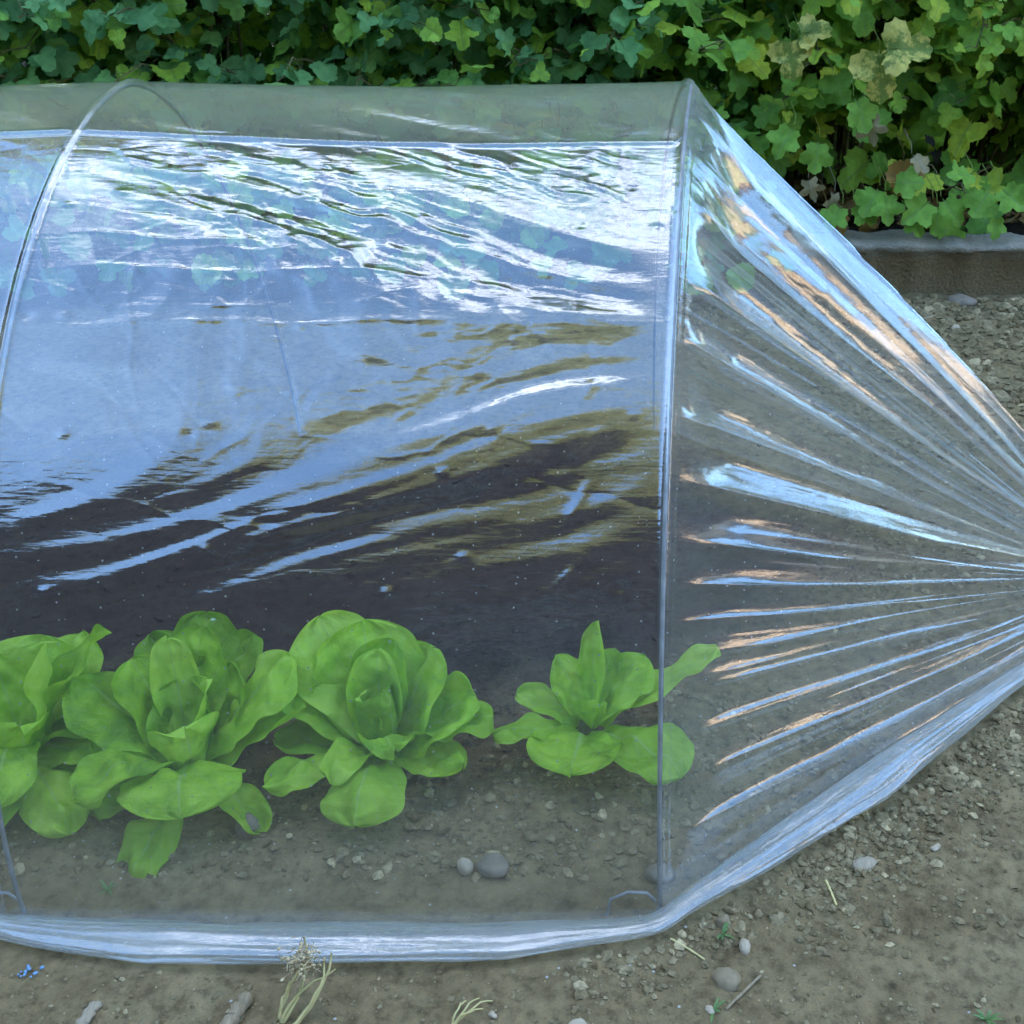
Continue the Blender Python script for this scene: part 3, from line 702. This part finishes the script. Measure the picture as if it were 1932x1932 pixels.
# ------------------------------------------------------------------ kerb and raised bed
kx = np.arange(-2.6, 2.6, .005)
K0 = at(1932, 556, 0).y
wave = .5 + .5*np.cos(2*np.pi*(kx-.02)/.118)
prof_k = []
for i, x in enumerate(kx):
    s = .010*(wave[i]**.7); tz = .108 + .006*wave[i] + .003*vn(x*5, 0, 4)
    prof_k.append([(x, K0+.012, -.05), (x, K0+.010, .088), (x, K0+.006-s, .094), (x, K0-s, tz-.008), (x, K0+.008-s, tz), (x, K0+.085, tz+.002), (x, K0+.097, tz-.006), (x, K0+.10, -.05)])
pk = np.array(prof_k); pk[..., 1] += .0015*vn(pk[..., 0]*60, pk[..., 2]*60, 8); pk[..., 2] += .0032*fbm(pk[..., 0]*55, pk[..., 1]*40, 3, 9); pk[..., 1] += .0060*fbm(pk[..., 0]*24, pk[..., 2]*30, 4, 10)
kerb = mesh_obj('edging_kerb', pk.reshape(-1, 3), grid_faces(len(kx), 8), KERB_M)
tag(kerb, 'low concrete garden edging with a scalloped grey top and soil stained face', 'edging')
bx_ = np.linspace(-3.2, 3.2, 160); by_ = np.concatenate([np.linspace(K0+.09, 3.3, 40), np.linspace(3.4, 5, 12)])
BX, BY = np.meshgrid(bx_, by_, indexing='ij')
BZ = .085 + .03*fbm(BX*3, BY*3, 3, 200) + .012*fbm(BX*20, BY*20, 3, 201) - .02*(1-sstep(K0+.08, K0+.2, BY))
tag(mesh_obj('raised_bed', np.stack([BX, BY, BZ], -1).reshape(-1, 3), grid_faces(160, 52), SOIL_DARK), 'dark raised bed soil under the shrubs', kind='structure')

# ------------------------------------------------------------------ shrubs
def leaf_template(kind, r):
    """lobed leaf in the xy plane, stalk at the origin, tip towards +y, about 1 long; third column the curl"""
    n = 52
    th = np.linspace(-np.pi*.5 + .10, np.pi*1.5 - .10, n)          # start and end at the stalk notch
    a = th - np.pi/2
    cren = np.abs(np.sin(8.5*a + .3))**.8
    tri = np.abs(((a*8.5/np.pi) % 1) - .5)*2
    if kind == 0:      # five rounded lobes, scalloped
        rad = (.25 + .22*np.abs(np.cos(2.5*a))**.7)*(.86 + .16*np.cos(a)) + .055*tri
    elif kind == 1:    # broad toothed leaf
        rad = .36 + .08*np.abs(np.cos(1.5*a))**.8 + .075*tri
    elif kind == 3:    # pointed toothed lobes
        rad = .17 + (.36 + .06*np.cos(a))*(1 - 2*np.abs((a*5/(2*np.pi) + .5) % 1 - .5))**.8 + .07*tri
    else:              # deeper lobes with narrow waists
        rad = .19 + .30*np.abs(np.cos(1.5*a))**.9 + .08*tri
    rad *= 1 + r.normal(0, .02, n)
    cx, cy = 0, .44
    O = np.stack([cx + rad*np.cos(th)*1.08, cy + rad*np.sin(th)], 1)
    M = np.stack([cx + .5*rad*np.cos(th)*1.08, cy + .5*rad*np.sin(th)], 1)
    P2 = np.concatenate([[[0, .06]], [[cx, cy]], M, O])
    fold = r.uniform(.06, .32); droop = r.uniform(.05, .5)
    z = fold*np.abs(P2[:, 0]) - droop*np.clip(P2[:, 1]-.2, 0, 2)**2*.8 + .05*np.sin(P2[:, 0]*9+r.uniform(0, 6)) + .04*np.sin(P2[:, 1]*11+r.uniform(0, 6))
    F3 = [[1, 2+i, 3+i] for i in range(n-1)] + [[0, 2, 1], [0, 1, 2+n-1]] + [[0, 2+n, 2], [0, 2+n-1, 2+2*n-1]]
    F4 = [[2+i, 2+n+i, 3+n+i, 3+i] for i in range(n-1)]
    return np.column_stack([P2, z]), np.array(F3), np.array(F4), P2.copy()
rl = np.random.default_rng(42)
TPL = {k: [leaf_template(k, rl) for _ in range(7)] for k in (0, 1, 2, 3)}
def place_leaf(mb, pos, direc, nrm, size, tpl):
    d = np.asarray(direc, float); d /= np.linalg.norm(d); n = np.asarray(nrm, float); n = n - d*(n@d); n /= np.linalg.norm(n)+1e-9
    s = np.cross(d, n)
    V, F3, F4, U = tpl
    mb.add(np.asarray(pos) + size*(V[:, :1]*s + V[:, 1:2]*d + V[:, 2:]*n), [F3, F4], U)
def make_shrub(x0, y0, width, height, nshoot, kinds, lsize, mat, label, seed, low=.3, name='currant_shrub'):
    r = np.random.default_rng(seed)
    base = np.array([x0, y0, .09])
    root = empty(name, base, label=label, cat='shrub', group='leafy shrubs behind the kerb')
    lv = MB(); st = MB()
    for k in range(nshoot):
        zt = .05 + (height-.05)*r.random()**.8
        ph = r.uniform(-1, 1)
        tip = np.array([ph*width*.62, -(.36 - .22*(zt/height)**2)*r.uniform(.55, 1.15) if r.random() < .8 else r.uniform(.0, .5), zt])
        b = np.array([r.uniform(-.25, .25)*width, r.uniform(-.02, .25), 0])
        ctrl = np.array([b[0]*.6+tip[0]*.4, (b[1]+tip[1])*.5 + .06, max(zt*.75, tip[2]+.10*r.random()) + .05])
        q = np.linspace(0, 1, 14)[:, None]
        cur = b*(1-q)**2 + 2*ctrl*q*(1-q) + tip*q**2
        cur += .012*r.normal(0, 1, cur.shape)*np.linspace(0, 1, 14)[:, None]
        st.add(*tube(cur, np.linspace(.0045, .0014, 14), 5))
        nl = r.integers(17, 25)
        for j in range(nl):
            t = 1 - (j/nl)*.80*r.uniform(.9, 1.05); t = min(max(t, .12), 1); f = t*13; i = int(min(f, 12)); p = cur[i] + (cur[i+1]-cur[i])*(f-i)
            if p[2] < .16 and r.random() > low: continue
            side = np.array([r.normal(0, 1), -abs(r.normal(.55, .5)), r.normal(.05, .5)]); side /= np.linalg.norm(side)
            pl = r.uniform(.018, .05)
            e = p + side*pl
            if e[1]+y0 < K0+.02 and e[2] < .02: continue
            if r.random() < .75: st.add(*tube(np.array([p, p + side*pl*.5 + [0, 0, .004], e]), [.0012, .0009, .0009], 3))
            n = np.array([r.normal(0, .42), -.55 + r.normal(0, .35), .75 + r.normal(0, .3)])
            d = side*.8 + np.array([0, -.25, -.45 + r.normal(0, .3)])
            size = lsize*r.uniform(.5, 1.3)*(1 if t < .93 else .65)
            kd = kinds[r.integers(len(kinds))]
            place_leaf(lv, e, d, n, size, TPL[kd][r.integers(7)])
    for k in range(850):
        e = np.array([r.uniform(-.62, .62)*width, r.uniform(-.22, .45), r.uniform(.05 if low > .9 else .2, height*1.02)])
        place_leaf(lv, e, (r.normal(), r.normal()-.4, -.4+r.normal()*.4), (r.normal()*.5, -.5+.4*r.normal(), .7), lsize*r.uniform(.6, 1.2), TPL[kinds[r.integers(len(kinds))]][r.integers(7)])
    for k in range(300):
        e = np.array([r.uniform(-.7, .7)*width, r.uniform(.25, .75), r.uniform(.0, .75)])
        place_leaf(lv, e, (r.normal(), r.normal()-.4, -.4+r.normal()*.4), (r.normal()*.5, -.5+.4*r.normal(), .7), lsize*r.uniform(1, 1.5), TPL[kinds[r.integers(len(kinds))]][r.integers(7)])
    if low > .9:
        for k in range(150):
            e = np.array([r.uniform(-.55, .55)*width, r.uniform(-.50, -.30), r.uniform(-.02, .20)])
            if e[1]+y0 < K0+.02 and e[2] < .03: e[1] = K0-y0-.03-.05*r.random()
            place_leaf(lv, e, (r.normal()*.6, -.5, -.6+r.normal()*.4), (r.normal()*.4, -.5, .7), lsize*r.uniform(.7, 1.2), TPL[kinds[r.integers(len(kinds))]][r.integers(7)])
    lv.build('foliage', mat, root); st.build('stems', STEM_S, root)
    return root
SH = []
SH.append(make_shrub(-1.62, 2.98, .62, 1.5, 62, [0, 2, 2], .066, LEAF_DARK, 'bluish green shrub behind the tunnel, cut by the left edge', 1, 1))
SH.append(make_shrub(-1.05, 2.98, .62, 1.5, 74, [0, 2, 1, 2], .066, LEAF_DARK, 'dense shrub behind the left hoop with broad dull green leaves', 2, 1))
SH.append(make_shrub(-.52, 2.98, .62, 1.55, 74, [0, 1, 2, 2], .064, LEAF_DARK, 'dense shrub with a few bright yellow green leaves above the middle of the tunnel', 3, 1))
SH.append(make_shrub(-.02, 3.00, .60, 1.5, 74, [0, 1, 2], .062, LEAF_DARK, 'small leaved shrub just left of the top of the gathered end', 4, 1))
SH.append(make_shrub(.46, 2.98, .58, 1.5, 72, [0, 2, 2], .078, LEAF_MID, 'shrub with large lobed leaves and yellowed ones, right of the tunnel top', 5, .25))
SH.append(make_shrub(.98, 2.98, .62, 1.5, 72, [0, 2, 2], .074, LEAF_MID, 'bright green shrub hanging over the kerb at the right edge', 6, .5))
SH.append(make_shrub(1.55, 3.02, .62, 1.5, 40, [0, 2], .086, LEAF_MID, 'green shrub past the right edge of the kerb', 7, .5))
def odd_leaf(px, py, Y, size, mat, name, root, kind=2, d=(.2, -.3, -.8), n=(.1, -.8, .6), seed=0):
    p = atY(px, py, Y); m = MB(); b = np.array(root.location)
    place_leaf(m, np.array(p) - b, d, n, size, TPL[kind][seed % 7])
    q = np.array(p) - b; m.add(*tube(np.array([q, q + np.array([.005, .03, .012]), q + np.array([.0, .09, .03])]), [.001, .001, .0012], 4))
    m.build(name, mat, root)
A, B = SH[4], SH[5]
odd_leaf(1655, 85, 2.58, .115, LEAF_YEL, 'yellow_leaf', B, 2, (.15, -.2, -.9), (.0, -.9, .35), 1)
odd_leaf(1660, 95, 2.57, .105, LEAF_YEL, 'yellow_leaf', B, 2, (.85, -.2, .12), (.1, -.85, .5), 2)
odd_leaf(1490, 70, 2.60, .085, LEAF_YEL, 'yellow_leaf', A, 2, (.1, -.3, -.9), (-.2, -.8, .4), 3)
odd_leaf(1505, 65, 2.60, .07, LEAF_YEL, 'yellow_leaf', A, 2, (.7, -.3, .2), (0, -.8, .5), 4)
odd_leaf(1705, 300, 2.60, .085, LEAF_BRN, 'withered_leaf', B, 1, (.1, -.3, -.9), (.1, -.9, .3), 5)
odd_leaf(1720, 290, 2.57, .055, LEAF_DRY, 'dry_leaf', B, 0, (.6, -.3, -.6), (.4, -.7, .5), 1)
odd_leaf(1640, 218, 2.60, .06, LEAF_DRY, 'dry_leaf', B, 3, (.2, -.3, -.9), (-.3, -.8, .4), 2)
odd_leaf(1525, 335, 2.58, .05, LEAF_DRY, 'dry_leaf', A, 3, (.3, -.3, -.9), (-.3, -.8, .5), 3)
odd_leaf(1575, 360, 2.60, .055, LEAF_DRY, 'dry_leaf', A, 3, (-.2, -.3, -.9), (.8, -.6, .2), 4)
odd_leaf(1560, 400, 2.60, .065, LEAF_BRN, 'withered_leaf', A, 0, (.5, -.3, -.5), (.2, -.7, .6), 5)
odd_leaf(1640, 395, 2.66, .055, LEAF_BRN, 'withered_leaf', A, 0, (-.2, -.3, -.9), (.2, -.7, .6), 6)
# low leaves that hang over the kerb
odd_leaf(1545, 260, 2.62, .08, LEAF_MID, 'low_leaf', A, 0, (-.1, -.3, -.8), (.1, -.7, .7), 1)
for k, (px, py, sz, dd) in enumerate([(1660, 350, .085, (-.3, -.4, -.4)), (1680, 345, .08, (.6, -.4, .1)), (1670, 360, .075, (.1, -.4, -.8)), (1590, 385, .07, (-.4, -.4, -.5)), (1610, 380, .07, (.5, -.3, -.4)),
        (1760, 375, .085, (-.5, -.3, -.3)), (1775, 370, .08, (.5, -.4, -.5)), (1768, 385, .07, (0, -.4, -.8)), (1870, 355, .085, (-.4, -.4, -.5)), (1885, 350, .08, (.5, -.4, -.4)), (1880, 405, .055, (0, -.5, -.9)), (1835, 330, .075, (-.5, -.4, .1)), (1720, 400, .06, (.2, -.4, -.5)), (1500, 235, .08, (-.4, -.3, -.5)), (1610, 180, .085, (.3, -.3, -.6))]):
    odd_leaf(px, py, 2.55 + .05*rl.random(), sz, LEAF_MID, 'low_leaf', B if px > 1640 else A, 0, dd, (rl.normal(0, .3), -.75, .65), k)
lit = MB()
for k in range(420):
    x = rl.uniform(-.1, 1.35); y = rl.uniform(K0+.10, 3.15)
    place_leaf(lit, (x, y, .10+rl.random()*.035), (rl.normal(), rl.normal(), rl.normal()*.25), (rl.normal()*.4, rl.normal()*.4-.3, 1), .05*rl.uniform(.5, 1.2), TPL[rl.integers(3)][rl.integers(7)])
tag(lit.build('leaf_litter', LITTER), 'brown fallen leaves lying on the dark bed under the shrubs', kind='stuff')

# ------------------------------------------------------------------ small things on the soil
def curve_pts(a, b, sag, n=9, jit=.0, r=rl):
    a = np.array(a, float); b = np.array(b, float); q = np.linspace(0, 1, n)[:, None]
    p = a*(1-q) + b*q + np.array(sag)*4*q*(1-q); p[1:-1] += r.normal(0, jit, (n-2, 3)); return p
# dry weed in front of the hem
b0 = gpt(515, 1945); wd = empty('dry_weed', b0, label='dry straw coloured weed with a fluffy seed head leaning over the hem', cat='weed')
head = atY(572, 1812, b0.y + .035) - b0
for k in range(6):
    a = np.array([rl.normal(.0, .006), rl.normal(0, .006), -.01]); e = np.array(head) + rl.normal(0, .011, 3)
    if k == 5: e = np.array(atY(548, 1850, b0.y+.02) - b0)
    mesh_obj('stalk', *tube(curve_pts(a, e, (.010*rl.normal(), 0, .002), 10, .0007), np.linspace(.0019, .0009, 10), 5), STRAW, wd)
fl = MB()
for k in range(170):
    d = rl.normal(0, 1, 3); d /= np.linalg.norm(d); c = np.array(head) + rl.normal(0, .007, 3); L_ = rl.uniform(.003, .009)
    fl.add(*tube(np.array([c, c+d*L_*.6, c+d*L_]), [.0004, .0005, .0003], 3))
    if k % 3 == 0: V, F = rock(ICO1, .0016, rl, .9, .2); fl.add(V + c, F)
fl.build('seed_head', FLUFF, wd)
b1 = gpt(850, 1945); wd2 = empty('dry_sprig', b1, label='dry forked straw sprig flat on the soil at the lower edge', cat='weed')
for (px, py) in ((905, 1895), (930, 1900), (880, 1900), (912, 1915)):
    e = np.array(gpt(px, py) - b1) + [0, 0, .008]
    mesh_obj('stalk', *tube(curve_pts((0, 0, 0), e, (0, 0, .008), 9, .0007), np.linspace(.0012, .0006, 9), 5), STRAW, wd2)
def stick(pa, pb, rad, mat, name, label, flat=1.0, cat='stick'):
    a = gpt(*pa); b = gpt(*pb); V, F = tube(curve_pts((0, 0, 0), b-a, (0, 0, .001), 14, rad*.10), rad*(1+.15*np.sin(np.arange(14)*1.7)), 10)
    V = V*np.array([1, 1, flat]); o = mesh_obj(name, V, F, mat, loc=a + Vector((0, 0, rad*flat*.7))); tag(o, label, cat); return o
stick((145, 1955), (182, 1895), .0055, WOODG, 'wood_splinter', 'weathered grey wood splinter near the lower left corner', .6)
stick((425, 1950), (466, 1890), .0062, WOODB, 'stick', 'broken brown stick left of the dry weed')
stick((1725, 612), (1775, 597), .0045, WOODB, 'twig', 'thin brown twig on the clods near the brown stone')
stick((1558, 1662), (1578, 1710), .0012, STRAW, 'straw', 'straight straw leaning against the lower hem of the gathered end')
stick((1265, 1772), (1330, 1812), .0010, STRAW, 'straw', 'pale straw sticking out under the hem near the hoop foot')
stick((1370, 1905), (1436, 1842), .0012, WOODB, 'thin_twig', 'thin curved brown twig right of the egg shaped stone')
p = gpt(1632, 1637); V, F = rock(ICO2, .0095, np.random.default_rng(9), .35, .3); V = V*np.array([1.5, .75, 1])
tag(mesh_obj('bark_chip', V, F, CHIP, loc=(p.x, p.y, p.z+.004)), 'pale grey bark chip alone on the grit right of the hem', 'bark chip')
p = gpt(55, 1838); m = MB()
for k in range(12):
    V, F = rock(ICO1, rl.uniform(.001, .0024), rl, .6, .3); m.add(V + np.array([rl.normal(0, .006), rl.normal(0, .004), .002]), F)
tag(m.build('blue_scrap', BLUE, loc=(p.x, p.y, p.z+.001)), 'crumbled bright blue scrap in front of the hem at the left', 'scrap')
for i, (px, py, n, lab) in enumerate([(1362, 1765, 9, 'tiny green weed seedling beside the hem below the hoop foot'), (1860, 1925, 10, 'thin green grass sprig in the lower right corner'), (1345, 1910, 5, 'sparse green seedling left of the egg shaped stone'), (1655, 1265, 6, 'green seedling showing through the gathered film'), (205, 1680, 8, 'small pale green seedling under the film at the lower left')]):
    p = gpt(px, py); m = MB()
    for k in range(n):
        a = rl.uniform(0, 6.28); L_ = rl.uniform(.006, .016); tip = np.array([math.cos(a)*L_, math.sin(a)*L_, L_*rl.uniform(.3, .8)])
        q = np.linspace(0, 1, 5)[:, None]; c = tip*q + np.array([0, 0, .004])*4*q*(1-q)*.5
        w = np.array([.0005, .001, .0012, .0009, .0002])[:, None]; s = np.array([-math.sin(a), math.cos(a), 0])
        m.add(np.concatenate([c-s*w, c+s*w, c+[0, 0, .0004]]), np.array([[i_, i_+1, i_+6, i_+5] for i_ in range(4)]))
    tag(m.build('seedling', WEED, loc=p), lab, 'weed', 'green seedlings on the soil')

# ------------------------------------------------------------------ the rest of the garden (what the film mirrors, plus an added sun blocker and fence)
def mat_wall(name, c0, c1): return mat_plain(name, c0, c1, 3, .9, .3, .01)
W_DARK = mat_wall('brown_brick_wall', (.105, .055, .052), (.14, .078, .072)); W_WARM = mat_wall('ochre_render', (.64, .52, .39), (.74, .62, .48)); W_PALE = mat_wall('grey_render', (.25, .24, .22), (.32, .31, .29))
ROOF = mat_plain('roof_tiles', (.10, .045, .03), (.16, .075, .05), 6, .8, .5, .03, (1, 1, 4)); GLASS = mat_plain('window_glass', (.02, .025, .03), (.03, .035, .04), 1, .08, 0, .001); WHITE = mat_plain('white_frame', (.7, .7, .68), (.8, .8, .78), 5)
def house(name, label, x0, x1, y0, y1, hz, wall, rz, face):
    root = empty(name, ((x0+x1)/2, (y0+y1)/2, 0), label=label, cat='house'); w, d = (x1-x0)/2, (y1-y0)/2
    m = MB(); m.add(*box(-w, w, -d, d, -.3, hz)); m.build('wall', wall, root, smooth=False)
    m = MB(); e = .35
    if w > d: V = [(-w-e, -d-e, hz-.05), (w+e, -d-e, hz-.05), (w+e, d+e, hz-.05), (-w-e, d+e, hz-.05), (-w-e, 0, hz+rz), (w+e, 0, hz+rz)]; Fq = [[0, 1, 5, 4], [2, 3, 4, 5], [0, 3, 2, 1]]; Ft = [[0, 4, 3], [1, 2, 5]]
    else: V = [(-w-e, -d-e, hz-.05), (-w-e, d+e, hz-.05), (w+e, d+e, hz-.05), (w+e, -d-e, hz-.05), (0, -d-e, hz+rz), (0, d+e, hz+rz)]; Fq = [[0, 1, 5, 4], [2, 3, 4, 5], [0, 3, 2, 1]]; Ft = [[0, 4, 3], [1, 2, 5]]
    m.add(np.array(V, float), [np.array(Fq), np.array(Ft)]); m.build('roof', ROOF, root, smooth=False)
    L_ = w if face in ('+y', '-y') else d
    n = max(2, int(L_*2/2.6))
    for fl_ in range(max(1, int(hz//2.6))):
        for k in range(n):
            c = -L_ + (k+.5)*2*L_/n; zc = 1.5 + fl_*2.6
            def slab(a, b, z0, z1, t0, t1):
                if face == '+y': return box(a, b, d+t0, d+t1, z0, z1)
                if face == '-x': return box(-w-t1, -w-t0, a, b, z0, z1)
                return box(w+t0, w+t1, a, b, z0, z1)
            m = MB()
            for (a, b, z0, z1) in ((c-.56, c-.5, zc-.66, zc+.66), (c+.5, c+.56, zc-.66, zc+.66), (c-.5, c+.5, zc+.6, zc+.66), (c-.5, c+.5, zc-.66, zc-.6), (c-.03, c+.03, zc-.6, zc+.6)): m.add(*slab(a, b, z0, z1, -.02, .05))
            wf = m.build('window', WHITE, root, smooth=False)
            m = MB(); m.add(*slab(c-.5, c-.03, zc-.6, zc+.6, -.02, .02)); m.add(*slab(c+.03, c+.5, zc-.6, zc+.6, -.02, .02)); m.build('pane', GLASS, wf, smooth=False)
    return root
house('house', 'brown brick house with tiled roof standing behind the photographer', -5.5, 4.2, -11, -4.6, 4.3, W_DARK, 1.2, '+y')
house('sun_blocker', 'unseen grey rendered building with tiled roof, added to keep the low sun off the garden', -10.5, -6.0, -9, 8.2, 4.6, W_PALE, 1.0, '+x')  # added out of view so the tunnel lies in shade
house('annexe', 'sunlit ochre rendered annexe right of the garden', 13, 18, -12, 7, 4.4, W_WARM, 1.4, '-x')
bf = empty('blocker_fence', (8.5, 0, 0), label='unseen dark board fence, added to keep the foot of the annexe out of the reflections', cat='fence')  # added out of view, blocks the warm wall from the lower pleats
m = MB()
for k in range(90): m.add(*box(-.012+.01*(k % 2), .012+.01*(k % 2), -9 + k*.2, -9 + k*.2 + .192, .05, 1.95 + .01*rl.normal()))
m.build('boards', W_DARK, bf, smooth=False)
for k in range(8): m = MB(); m.add(*box(.03, .12, -9 + k*2.5, -8.9 + k*2.5, -.2, 1.9)); m.build('post', W_DARK, bf, smooth=False)
def tree_mesh(h, w, n, mat, seed, leaf):
    r = np.random.default_rng(seed); lv = MB(); tr = MB()
    top = np.array([0, 0, h*.8]); tr.add(*tube(curve_pts((0, 0, -.2), top, (.2, .1, 0), 10, .03, r), np.linspace(.16, .04, 10), 8))
    cl = []
    for k in range(26):
        z = h*r.uniform(.18, .95); rad = w*math.sqrt(max(.05, 1-((z/h-.5)/.55)**2))*r.uniform(.35, 1); a = r.uniform(0, 6.28)
        c = np.array([rad*math.cos(a), rad*math.sin(a), z]); cl.append(c); b = np.array([0, 0, z*.72])
        tr.add(*tube(curve_pts(b, c, (0, 0, -.1), 6, .03, r), np.linspace(.05, .012, 6), 5))
    for k in range(n):
        c = cl[r.integers(len(cl))] + r.normal(0, .26*w, 3)*[1, 1, .8]
        d = r.normal(0, 1, 3); d[2] -= .5; nn = r.normal(0, 1, 3) + [0, 0, .8]; d /= np.linalg.norm(d); nn -= d*(nn@d); nn /= np.linalg.norm(nn); s = np.cross(d, nn); L_ = leaf*r.uniform(.6, 1.3)
        P_ = np.array([c, c+d*L_*.5+s*L_*.36+nn*.06*L_, c+d*L_, c+d*L_*.5-s*L_*.36+nn*.06*L_]); lv.add(P_, np.array([[0, 1, 2, 3]]), np.array([[.3, 0], [.3, .5], [.3, 1], [.3, .5]]))
    return lv, tr
lv, tr = tree_mesh(6.5, 1.5, 5200, TREELEAF, 1, .22)
T0 = empty('tree', (-3.6, 6.6, 0)); T0.scale = (1.5,)*3; lv.build('crown', TREELEAF, T0); tr.build('trunk', BARK, T0)
lv, tr = tree_mesh(6.0, 1.5, 4200, TREELEAF_Y, 2, .22)
T1 = empty('tree', (.9, -12.8, 0)); lv.build('crown', TREELEAF_Y, T1); tr.build('trunk', BARK, T1)
def copy_tree(o, loc, rz, sc):
    c = o.copy(); COL.objects.link(c); c.location = loc; c.rotation_euler.z = rz; c.scale = (sc,)*3
    for ch in list(o.children):
        d = ch.copy(); COL.objects.link(d); d.parent = c
    return c
tag(T0, 'green tree beyond the shrubs, far left of the row', 'tree', 'trees round the garden'); tag(T1, 'tall yellowing tree rising over the roof of the brown house', 'tree', 'trees round the garden')
for k, (x, y, s, lab) in enumerate([(-1.0, 6.9, 1.55, 'green tree beyond the shrubs, second of the row'), (1.4, 6.7, 1.45, 'green tree beyond the shrubs, third of the row'), (3.9, 7.0, 1.55, 'green tree beyond the shrubs, at the right of the row')]):
    tag(copy_tree(T0, (x, y, 0), 1.3*k+.7, s), lab, 'tree', 'trees round the garden')
T1.scale = (3.2,)*3
tag(copy_tree(T1, (-2.6, -17.0, 0), 1.1, 3.1), 'yellowing tree rising left of the tall one behind the brown house', 'tree', 'trees round the garden')
tag(copy_tree(T1, (4.4, -17.2, 0), 3.0, 3.9), 'broadest yellowing tree behind the right half of the brown house', 'tree', 'trees round the garden')
tag(copy_tree(T1, (-7.0, -13.0, 0), 4.0, 1.8), 'smallest yellowing tree past the left end of the brown house', 'tree', 'trees round the garden')
tag(copy_tree(T1, (7.0, -13.5, 0), 2.2, 1.9), 'yellowing tree beside the end of the brown house', 'tree', 'trees round the garden')

# ------------------------------------------------------------------ light, sky
SUN_EL, SUN_AZ = R(12), math.atan2(-.99, .12)          # low sun from the left
sd = Vector((math.sin(SUN_AZ)*math.cos(SUN_EL), math.cos(SUN_AZ)*math.cos(SUN_EL), math.sin(SUN_EL)))
sun = bpy.data.lights.new('sun', 'SUN'); sun.energy = 2.2; sun.angle = R(.5); sun.color = (1, .80, .58)
so = bpy.data.objects.new('sun', sun); link(so); so.rotation_euler = sd.to_track_quat('Z', 'Y').to_euler(); so.location = (-8, -4, 6)
w = bpy.data.worlds.new('World'); S.world = w; w.use_nodes = True; nt = w.node_tree; nt.nodes.clear()
wo = nt.nodes.new('ShaderNodeOutputWorld'); bg = nt.nodes.new('ShaderNodeBackground')
sky = nt.nodes.new('ShaderNodeTexSky'); sky.sky_type = 'NISHITA'; sky.sun_disc = False; sky.sun_elevation = SUN_EL; sky.sun_rotation = SUN_AZ; sky.ozone_density = 3.3; sky.dust_density = .8
tc = nt.nodes.new('ShaderNodeTexCoord')
cn = noise(nt, mapping(nt, tc.outputs['Generated'], (1.6, 3.4, 2.2)), 1.7, 6, .6, .5)
sxyz = N(nt, 'ShaderNodeSeparateXYZ'); nt.links.new(tc.outputs['Generated'], sxyz.inputs[0])
high = math_(nt, 'MULTIPLY', math_(nt, 'SUBTRACT', math_(nt, 'ADD', sxyz.outputs[2], math_(nt, 'MULTIPLY', sxyz.outputs[1], .35)), .93), .9)
cm = ramp(nt, math_(nt, 'ADD', cn, high), [(.53, (0, 0, 0)), (.66, (1, 1, 1))])
skc = mixc(nt, math_(nt, 'MULTIPLY', cm, .8), sky.outputs[0], (4.6, 5.0, 5.7))
nt.links.new(skc, bg.inputs[0]); bg.inputs[1].default_value = .15; nt.links.new(bg.outputs[0], wo.inputs[0])

# ------------------------------------------------------------------ camera and render settings
cam = bpy.data.cameras.new('camera'); co = bpy.data.objects.new('camera', cam); link(co)
co.location = (0, 0, H); co.rotation_euler = (math.pi/2 - TH, 0, 0)
cam.sensor_fit = 'HORIZONTAL'; cam.sensor_width = 36; cam.lens = 36*FPX/1932; cam.shift_x = -(CX-966)/1932
cam.clip_start = .02; cam.clip_end = 1000; S.camera = co
S.render.engine = 'CYCLES'
c = S.cycles; c.use_denoising = True; c.max_bounces = 10; c.transparent_max_bounces = 24; c.glossy_bounces = 4; c.diffuse_bounces = 3; c.transmission_bounces = 4
c.caustics_reflective = False; c.caustics_refractive = False
S.view_settings.view_transform = 'Standard'; S.view_settings.look = 'None'; S.view_settings.gamma = 1; S.view_settings.exposure = 3.66
